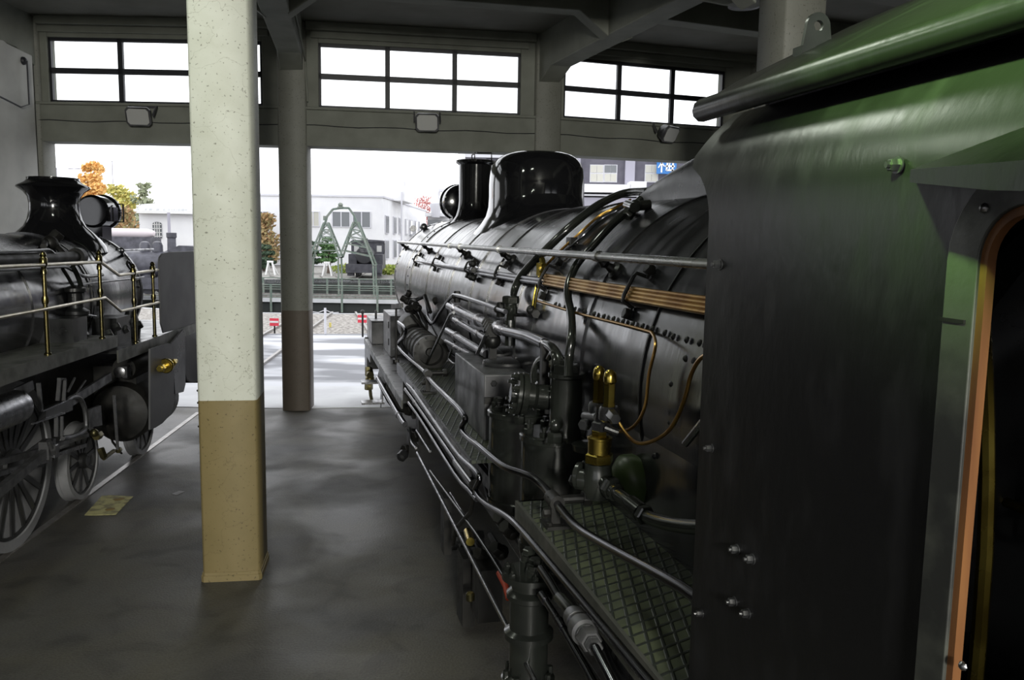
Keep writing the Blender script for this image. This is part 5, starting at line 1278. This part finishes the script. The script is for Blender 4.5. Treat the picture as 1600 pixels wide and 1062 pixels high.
def tree(x, ytop, ybot, Y, wpx, m, label, seed, n=900, name='autumn_tree', blobs=9, leaf=.16, taper=True, group=None):
    rnd = random.Random(seed); zt_ = WF.at(x, ytop, s=Y).z; base = WF.at(x, ybot, s=Y); W = wpx*Y/F
    o = empty(name, (base.x, Y, 0)); tag(o, label, 'tree', group)
    b = MB(); z0 = zt_*.12; n = int(n*2.2); Hh = zt_ - z0
    for k in range(blobs):
        u = (k + .5)/blobs; rr = W/2*(.45+.55*math.sin(PI*min(1,.12+u*.8)))*(1.1 if not taper else (1.15-u*.5)); zc = z0 + Hh*u
        for j in range(3):
            c = Vector((rnd.uniform(-1,1)*rr*.75, rnd.uniform(-1,1)*rr*.6, zc + rnd.uniform(-.1,.1)*Hh*.3)); leaves(b, c, max(rr*.62,.35), n//(blobs*3), leaf, rnd, (1,1,.8))
    b.build('crown', m, o, smooth=False)
    t = MB(); t.tube([(0,0,0),(.05,0,z0),(.0,.05,zt_*.85)], [.18,.14,.03], 8)
    for k in range(8):
        z = z0 + Hh*.8*k/8; a = rnd.random()*6.3; l = W*.35*(1-k/10); t.tube([(0,0,z),(math.cos(a)*l,math.sin(a)*l,z+l*.6)], [.06,.015], 5)
    t.build('trunk', M['bark'], o)
tree(150, 254, 400, 75, 62, M['orange'], 'tall orange autumn tree behind the left locomotive', 1, 1500)
tree(118, 300, 400, 78, 60, M['orange'], 'orange tree half hidden behind the flared chimney', 12, 1000)
tree(190, 296, 400, 86, 62, M['yellow'], 'yellow-green autumn tree between the orange and the grey-green trees', 2, 1300, taper=False)
tree(228, 284, 400, 84, 42, M['grn'], 'thin grey-green tree above the end of the white shed roof', 3, 420, name='thin_tree', leaf=.2)
tree(190, 328, 400, 67, 70, M['rust'], 'low rusty bush-like tree in front of the yellow tree', 4, 1500, taper=False)
tree(413, 338, 420, 75, 44, M['rust'], 'rusty tree filling the narrow gap between the columns', 5, 1100, taper=False)
tree(411, 306, 400, 95, 22, M['maple'], 'small red maple crown above the wall in the narrow gap', 6, 500, name='maple_tree', taper=False)
tree(662, 310, 400, 124, 44, M['maple'], 'red maple crown beyond the white building', 7, 600, name='maple_tree', taper=False)
def cloud_pine(x, ytop, ybase, Y, pads, m, label, seed):
    rnd = random.Random(seed); base = WF.at(x, ybase, s=Y); o = empty('cloud_pruned_pine', (base.x, Y, 0)); tag(o, label, 'tree', 'cloud-pruned pines')
    zt_ = WF.at(x, ytop, s=Y).z; t = MB(); t.tube([(0,0,0),(.15,0,zt_*.4),(-.05,0,zt_*.7),(0,0,zt_*.95)], [.14,.1,.07,.03], 8)
    b = MB()
    for (px, py, w_) in pads:
        q = WF.at(px, py, s=Y); c = Vector((q.x - base.x, rnd.uniform(-.3,.3), q.z)); r = w_*Y/F/2
        leaves(b, c, r, 230, .11, rnd, (1,1,.28)); t.tube([(0,0,max(c.z-.25,.2)), c], [.05,.02], 5)
    t.build('trunk', M['bark'], o); b.build('needle_pads', m, o, smooth=False)
cloud_pine(513, 370, 427, 64, [(512,374,16),(507,382,20),(519,384,16),(512,391,26),(505,398,18),(521,399,20),(512,406,32),(514,388,20)], M['pine'], 'bright green cloud-pruned pine framed by the left lattice tower', 21)
cloud_pine(486, 376, 427, 64, [(485,380,16),(482,388,20),(490,394,18),(482,401,24),(490,408,26)], M['pine_dark'], 'dark cloud-pruned pine at the edge of the dark doorway column', 22)
cloud_pine(412, 382, 427, 66, [(410,386,26),(404,396,24),(418,395,22),(410,405,34),(420,410,24),(406,416,30)], M['pine_dark'], 'dark pruned pine in the narrow gap between the columns', 23)
q = WF.at(611, 428, s=64); rnd = random.Random(5); b_ = MB(); leaves(b_, Vector((0,0,.35)), 1.0, 700, .10, rnd, (1.3,.5,.42)); 
o = b_.build('hedge', M['hedge'], smooth=False); o.location = (q.x, 64, 0); tag(o, 'low bright green clipped hedge right of the small dark locomotive', 'hedge')
q = WF.at(545, 428, s=66); b_ = MB(); leaves(b_, Vector((0,0,.3)), 1.0, 500, .10, rnd, (1.5,.5,.4)); o = b_.build('hedge', M['hedge'], smooth=False); o.location = (q.x, 66, 0); tag(o, 'low green hedge between the buffer stop and the small dark locomotive', 'hedge')

# ---- white office building
M['bldg'] = mat('white_building_render', (.80,.80,.81), .8, 0, .3, (.74,.74,.76), .6)
M['bglass'] = mat('grey_window_glass', (.14,.15,.16), .15, 0, .6); M['bglassy'] = mat('pale_curtained_glass', (.50,.49,.43), .3)
M['bgrey'] = mat('pale_grey_wall', (.62,.62,.66), .8)
YB = 80; zr = WF.at(560, 308, s=YB).z
xl, xr = WF.at(395,380,s=YB).x, WF.at(598,380,s=YB).x
ob = empty('office_building', (xr, YB, 0)); tag(ob, 'white two-storey office building behind the lattice arch', 'building')
def bl(x, z=0): return x - xr
dx2 = WF.at(666, 350, s=118).x - xr
bd = MB().prism([(bl(xl),0,0),(0,0,0),(dx2,38,0),(bl(xl),38,0)], (0,0,zr))
wall = bd.build('wall', M['bldg'], ob, smooth=False)
MB().prism([(bl(xl)-.1,-.12,zr),(.12,-.12,zr),(dx2+.12,38,zr),(bl(xl)-.1,38,zr)], (0,0,.18)).build('roof_edge', M['bgrey'], ob, smooth=False)
x0p, x1p = bl(WF.at(566,300,s=86).x), bl(WF.at(632,300,s=86).x)
MB().box((x0p,6,zr),(x1p,14,WF.at(600,283,s=86).z)).build('stair_tower', M['bldg'], ob, smooth=False)
MB().box((x0p-4,8,zr),(x0p,16,WF.at(560,295,s=88).z)).build('roof_plant', M['bldg'], ob, smooth=False)
b_ = MB(); 
for x in (628,): q = WF.at(x,300,s=86); b_.tube([(q.x-xr,5.8,0),(q.x-xr,5.8,q.z)], .08, 8)
for x, y0, y1 in ((560,308,290),(590,283,266),(598,284,270),(632,290,276)): 
    q0, q1_ = WF.at(x,y0,s=86), WF.at(x,y1,s=86); b_.tube([(q0.x-xr,6,q0.z),(q1_.x-xr,6,q1_.z)], .03, 6)
q0, q1_ = WF.at(580,278,s=86), WF.at(604,279,s=86); b_.tube([(q0.x-xr,6,q0.z),(q1_.x-xr,6,q1_.z)], .04, 6)
b_.build('roof_aerials', M['bgrey'], ob)
def window_b(xa, xb, ya, yb, panes, m, lower=False):
    a = WF.at(xa, ya, s=YB-.05); b = WF.at(xb, yb, s=YB-.05); f = MB(); n = panes
    z0, z1 = b.z, a.z; X0_, X1_ = a.x - xr, b.x - xr
    f.box((X0_-.05,-.10,z0-.06),(X1_+.05,0,z0)).box((X0_-.05,-.10,z1),(X1_+.05,0,z1+.06))
    for k in range(n+1): x = X0_ + (X1_-X0_)*k/n; f.box((x-.05,-.10,z0),(x+.05,0,z1))
    fo = f.build('window', M['bgrey'], ob, smooth=False); MB().box((X0_,-.05,z0),(X1_,-.01,z1)).build('pane', m, fo, smooth=False)
window_b(480,499,331,353,2,M['bglassy']); window_b(519,547,331,354,2,M['bglass']); window_b(551,579,331,355,2,M['bglass']); window_b(483,499,383,402,1,M['bglassy']); window_b(401,420,331,350,2,M['bglass'])
# side-wall windows
for k in range(7):
    for z0, z1 in ((zr-3.4, zr-1.6), (.7, 2.6)):
        y = 1.2 + k*4.6 + (k%2)*.6; xx = dx2*y/38; L1 = 2.0
        f = MB().hexa([(xx,y,z0),(xx+.12,y,z0),(xx+dx2*L1/38+.12,y+L1,z0),(xx+dx2*L1/38,y+L1,z0),(xx,y,z1),(xx+.12,y,z1),(xx+dx2*L1/38+.12,y+L1,z1),(xx+dx2*L1/38,y+L1,z1)]).build('window', M['bgrey'], ob, smooth=False)
        MB().hexa([(xx+.05,y+.1,z0+.1),(xx+.15,y+.1,z0+.1),(xx+dx2*L1/38+.14,y+L1-.1,z0+.1),(xx+dx2*L1/38,y+L1-.1,z0+.1),(xx+.05,y+.1,z1-.1),(xx+.15,y+.1,z1-.1),(xx+dx2*L1/38+.14,y+L1-.1,z1-.1),(xx+dx2*L1/38,y+L1-.1,z1-.1)]).build('pane', M['bglass'], f, smooth=False)
# ---- pale plant structures between
q = WF.at(680, 300, s=100); o = empty('rooftop_plant', (q.x, 100, 0)); tag(o, 'pale pipework and ducts on a low block left of the polished chimney', 'structure')
def bxp(xa, ya, xb, yb, Y, dep, name, m, par, org):
    a = WF.at(xa, ya, s=Y); b = WF.at(xb, yb, s=Y); return MB().box((a.x-org.x, Y-org.y, min(a.z,b.z)), (b.x-org.x, Y-org.y+dep, max(a.z,b.z))).build(name, m, par, smooth=False)
og = Vector((q.x, 100, 0))
bxp(668,335,720,420,100,10,'block',M['bldg'],o,og); bxp(677,292,686,322,99.6,1,'duct',M['bldg'],o,og); bxp(664,332,698,338,98,2,'duct',M['bldg'],o,og); bxp(686,295,716,300,99,1.5,'duct',M['bgrey'],o,og); bxp(690,300,694,340,99,1,'duct',M['bgrey'],o,og); bxp(668,343,690,352,98,1,'vent_grille',M['bglass'],o,og)
a_ = WF.at(681,322,s=98); MB().lathe([(.45,0),(.7,1.3),(.7,1.6)], (a_.x-og.x,-2,a_.z-1.3), (0,0,1), 16).build('hopper', M['bgrey'], o)
# ---- grey block on the right with the blue sign
YR = 62; q = WF.at(718, 300, s=YR); o = empty('grey_building', (q.x, YR, 0)); tag(o, 'dark grey building with pale frame and balconies behind the dome', 'building'); og = Vector((q.x, YR, 0))
M['bdark'] = mat('dark_grey_cladding', (.105,.10,.125), .7, 0, .3, (.13,.125,.15), 2); M['bmid'] = mat('mid_grey_wall', (.36,.35,.41), .8)
bxp(718,214,1330,400,YR,14,'wall',M['bdark'],o,og)
bxp(716,212,726,330,YR-.4,.4,'pale_pier',M['bldg'],o,og); bxp(726,235,822,247,YR-.35,.3,'pale_band',M['bgrey'],o,og); bxp(726,247,760,320,YR-.1,.1,'panel',M['bmid'],o,og); bxp(760,244,910,320,YR-.1,.1,'panel',M['bdark'],o,og); bxp(895,200,906,300,YR-.4,.35,'pier',M['bmid'],o,og); bxp(979,210,991,300,YR-.4,.35,'pier',M['bmid'],o,og)
for xa, xb in ((922,943),(944,964),(1008,1028)):
    f = bxp(xa,257,xb,285,YR-.06,.05,'window',M['bgrey'],o,og); 
    xm = (xa+xb)/2
    for (u0,u1) in ((xa+1,xm-.5),(xm+.5,xb-1)):
        for (w0,w1) in ((258,269.5),(271.5,283.5)):
            bxp(u0,w0,u1,w1,YR-.1,.05,'pane',M['bglass'] if (xa==944 and w0==258) else M['bglassy'],f,og)
f = bxp(905,287,985,301,YR-2.2,2.2,'balcony',M['bldg'],o,og); bxp(985,283,1010,299,YR-2.2,2.2,'balcony',M['bldg'],o,og); bxp(905,303,1060,308,YR-2.0,2.0,'ledge',M['bgrey'],o,og); bxp(905,308,1060,345,YR-1.8,1.8,'lower_wall',M['bmid'],o,og)
# sign board with white character on blue
qs = WF.at(1041, 258, s=YR-.8); sg = empty('sign_board', (qs.x, YR-.8, qs.z)); tag(sg, 'blue sign with a large white Japanese character on the grey building', 'sign')
u = (YR-.8)/F; 
MB().box((-14*u,.02,-13*u),(16*u,.25,12*u)).build('board', mat('blue_sign_paint', (.03,.18,.50), .4), sg, smooth=False)
st = MB()   # strokes of the character, 22 px wide
def bar2(x0,y0,x1,y1,w=2.5): st.bar(((x0)*u,0,(-y0)*u), ((x1)*u,0,(-y1)*u), .06, w*u, up=(0,0,1)) if abs(x1-x0) > abs(y1-y0) else st.bar(((x0)*u,0,(-y0)*u), ((x1)*u,0,(-y1)*u), w*u, .06, up=(0,1,0))
bar2(-7,-11,-7,11,2.2); bar2(-12,-6,-2,-6); bar2(-7,-4,-12,4,1.6); bar2(-6.5,-3,-2.5,2,1.6)
bar2(2,-11,-.5,-6,1.8); bar2(1,-8,12,-8); bar2(1.5,-4.5,11,-4.5); bar2(2,-4.5,.5,8); bar2(10.5,-4.5,9.5,9); bar2(-1,1.5,13,1.5); bar2(.5,7.5,12,7.5); bar2(5.5,-3,4.8,0,1.6); bar2(5.2,2.5,4.6,6,1.6)
st.build('character', mat('white_sign_paint', (.9,.9,.9), .5), sg, smooth=False)

# ---- white shed, trees and yard engines seen through the left opening
YS = 72; q = WF.at(216, 380, s=YS); o = empty('long_shed', (q.x, YS, 0)); tag(o, 'long white shed with pale ribbed roof and arched window, left background', 'building'); og = Vector((q.x, YS, 0))
bxp(217,332,340,420,YS,10,'wall',M['bldg'],o,og)
a1, a2 = WF.at(213,332,s=YS-.5), WF.at(236,318,s=YS+4)
W0, W1 = a1.x-og.x, 7.2
rf = MB(); z0, z1 = a1.z, a2.z
pr = [(-.6,z0),(-.45,z0+.35),(.5,z0+.75),(2.5,z1-.05),(5,z1+.05),(8,z1-.1),(10.6,z0)]
rf.prism([(W0,y,z) for y,z in pr], (W1-W0,0,0)); ro = rf.build('roof', mat('pale_ribbed_roof', (.60,.61,.62), .6, 0, .3, (.44,.45,.46), 3, .48, .52, stretch=(3,.02,.02)), o)
MB().box((W0-.1,-.65,z0-.05),(W1,-.55,z0+.2)).build('gutter', M['white'], o, smooth=False)
b_ = MB(); qa = WF.at(246,372,s=YS-.08); qb = WF.at(246,350,s=YS-.08); hw = 7*YS/F
pts = [(qa.x-og.x-hw,0,qa.z),(qa.x-og.x+hw,0,qa.z)] + [(qa.x-og.x+hw*math.cos(PI*k/8),0,qb.z+hw*.5*math.sin(PI*k/8)) for k in range(9)]
wo_ = b_.prism([Vector(p_)+Vector((0,-.08,0)) for p_ in pts], (0,.06,0)).build('window', M['bglass'], o, smooth=False)
b_ = MB(); X = qa.x-og.x
for k in (-.5,0,.5): b_.box((X+hw*k*1.0-.03,-.12,qa.z),(X+hw*k+.03,-.08,qb.z+.15))
for k in range(4): z = qa.z + (qb.z-qa.z)*(k+.5)/3.6; b_.box((X-hw,-.12,z-.03),(X+hw,-.08,z+.03))
b_.build('glazing_bars', M['white'], wo_, smooth=False)
q = WF.at(265, 380, s=66); tag(MB().tube([(q.x,66,0),(q.x,66,WF.at(265,332,s=66).z)], .12, 8).build('signal_post', M['bmid']), 'slim grey post standing in front of the white shed', 'post')
# overhead catenary
b_ = MB()
for (x0,y0,x1,y1) in ((60,265,150,262),(60,263,90,263),(140,252,192,252),(95,262,150,265)):
    b_.tube([WF.at(x0,y0,s=90), WF.at((x0+x1)/2,(y0+y1)/2+.5,s=90), WF.at(x1,y1,s=90)], .03, 5)
for (x,y0,y1) in ((88,262,400),(175,252,400)): b_.tube([WF.at(x,y0,s=90), Vector((WF.at(x,y0,s=90).x,90,0))], .05, 5)
tag(b_.build('overhead_wires', M['bmid']), 'thin overhead railway wires and masts above the autumn trees', 'wires')
# yard engine
YE = 38; q = WF.at(225, 440, s=YE); o = empty('yard_locomotive', (q.x, YE, -.02)); tag(o, 'dark locomotive standing sideways in the yard behind the left locomotive', 'locomotive'); og = Vector((q.x, YE, -.02))
M['fargrey'] = mat('far_soft_black', (.045,.045,.055), .45, 0, .4, (.09,.09,.11), 3)
def yc(xa, xb, y, r, name, m): 
    a = WF.at(xa,y,s=YE); b = WF.at(xb,y,s=YE); return MB().lathe([(r*.7,0),(r,.06),(r,(b.x-a.x)-.06),(r*.7,b.x-a.x)], (a.x-og.x,.9,a.z), (1,0,0), 28).build(name, m, o)
yc(150,286,412,.62,'boiler',M['fargrey'])
bxp(150,432,300,452,YE,1.9,'frame',M['fargrey'],o,og); bxp(263,392,305,440,YE-.1,2.2,'cab',M['fargrey'],o,og)
a = WF.at(262,392,s=YE); MB().prism([(a.x-og.x-.05,-.2,a.z),(a.x-og.x+1.6,-.2,a.z),(a.x-og.x+1.5,-.2,a.z+.25),(a.x-og.x+.6,-.2,a.z+.28)], (0,2.5,0)).build('cab_roof', M['fargrey'], o)
a = WF.at(256,392,s=YE); MB().lathe([(.22,0),(.20,.05),(.19,.7),(.23,.75),(.23,.95),(.19,.96)], (a.x-og.x,.9,a.z-.1), (0,0,1), 20).build('chimney', M['fargrey'], o)
for x in (213, 233):
    a = WF.at(x,388,s=YE); MB().lathe([(.24,0),(.24,.3),(.18,.45),(.05,.5)], (a.x-og.x,.9,a.z-.15), (0,0,1), 18).build('dome', M['fargrey'], o)
for x in (170,195,225,250,280):
    a = WF.at(x,455,s=YE); MB().lathe([(.45,-.06),(.47,.0),(.45,.06)], (a.x-og.x,.45,.47), (0,1,0), 24).build('wheel', M['fargrey'], o)
# pale pipe bridge behind it
a = WF.at(100,362,s=58); b = WF.at(243,363,s=58); o = empty('tank_wagon', (a.x, 58, -.02)); tag(o, 'long pale tank on dark wagon, behind the yard locomotive', 'wagon')
MB().lathe([(.05,0),(.30,.05),(.33,.2),(.33,b.x-a.x-.6),(.2,b.x-a.x-.1),(.02,b.x-a.x)], (0,0,a.z), (1,0,0), 20).build('tank', mat('pale_pinkish_tank', (.62,.56,.58), .5), o)
MB().box((0,-.9,.5),(b.x-a.x,.9,a.z-.25)).build('body', M['fargrey'], o, smooth=False)
for k in range(3): MB().lathe([(.5,-.05),(.5,.05)], (1.2+k*2.2,-.8,.5), (0,1,0), 20).build('wheel', M['fargrey'], o)

# ---- low signs and stakes by the pit edge
M['signred'] = mat('red_sign_paint', (.70,.05,.08), .5)
def low_sign(x, y, Y, label):
    q = WF.at(x, y, s=Y); o = empty('low_sign', (q.x, Y, 0)); tag(o, label, 'sign', 'red and white track signs'); hw = 7*Y/F; hz = 6*Y/F
    z = max(q.z, hz + .05)
    MB().box((-hw,-.015,z-hz),(hw,.015,z+hz)).build('board', M['signred'], o, smooth=False)
    MB().box((-hw*.95,-.02,z-.02),(hw*.95,-.014,z+.035)).build('white_band', M['white'], o, smooth=False)
    MB().box((-.02,.015,0),(.02,.04,z+hz*.5)).build('stake', M['dark'], o, smooth=False)
low_sign(566, 498, 23.5, 'red and white sign board beside the front corner of the large locomotive')
low_sign(428.5, 503, 23.5, 'red and white sign board half hidden by the dark doorway column')
def stake(x, y0, y1, Y, r, m, name, label, cat='post', ball=False):
    q = WF.at(x, y1, s=Y); b = MB().tube([(q.x,Y,0),(q.x,Y,q.z)], r, 8)
    if ball: b.ball((q.x,Y,q.z), r*2.2, 8)
    tag(b.build(name, m), label, cat)
stake(508, 516, 481, 23.5, .035, M['bgrey'], 'barrier_post', 'pale barrier post holding ropes by the turntable pit')
stake(566.5, 516, 487, 23.0, .028, M['dark'], 'marker_post', 'dark post with a round knob in front of the red and white sign', ball=True)
q = WF.at(508, 484, s=23.5); b_ = MB()
for (x, y) in ((488,487),(529,488)): e = WF.at(x, y, s=26.5); b_.tube([q, q.lerp(e,.5) + Vector((0,0,-.05)), e], .012, 6)
tag(b_.build('barrier_rope', M['bgrey']), 'pale ropes sagging from the barrier post by the pit', 'rope')
q = WF.at(516, 511, z=0); tag(MB().cyl((q.x,q.y,0),(q.x,q.y,.14),.035,10).build('ground_peg', M['yellow']), 'small yellow peg in the ballast near the barrier post', 'peg')

# ================================================================== unseen lamps added to light the shed
def area(name, loc, rot_, size, power, col, sy=None):
    l = bpy.data.lights.new(name, 'AREA'); l.energy = power; l.color = col; l.size = size
    if sy: l.shape = 'RECTANGLE'; l.size_y = sy
    o = bpy.data.objects.new(name, l); COL.objects.link(o); o.location = loc; o.rotation_euler = rot_
    return o
def look(o, tgt): o.rotation_euler = (Vector(tgt) - o.location).to_track_quat('-Z', 'Y').to_euler()
o = area('unseen_lamp', (1.2, -6.5, 4.2), (0,0,0), .9, 1200, (1.0, .985, .90)); look(o, (-2.2, 6.4, 2.4))  # added fill behind the camera, lights the column and only grazes the cab
def loc_R(s, t, z): p = FR.D*s + FR.N*t; return (p.x, p.y, z)
o = area('unseen_lamp', loc_R(4.8, .2, 5.4), (0,0,0), .5, 26, (.93, 1.0, .86)); look(o, loc_R(3.4, .9, 2.0))  # unseen lamp placed so its reflection streaks the cab's curved top
o = area('unseen_lamp', loc_R(5.6, -2.2, 5.4), (0,0,0), .45, 35, (.93, 1.0, .86)); look(o, loc_R(5.0, -.5, 1.0))  # second unseen lamp, for the other bright spot on the dome
l = bpy.data.lights.new('added_green_spot', 'SPOT'); l.energy = 6200; l.color = (.50, 1.0, .26); l.spot_size = math.radians(32); l.spot_blend = 1; l.shadow_soft_size = .15  # added spot throwing green light onto the cab top
o = bpy.data.objects.new('added_green_spot', l); COL.objects.link(o); o.location = loc_R(.3, -1.1, 4.8); look(o, loc_R(1.05, 1.25, 3.42))
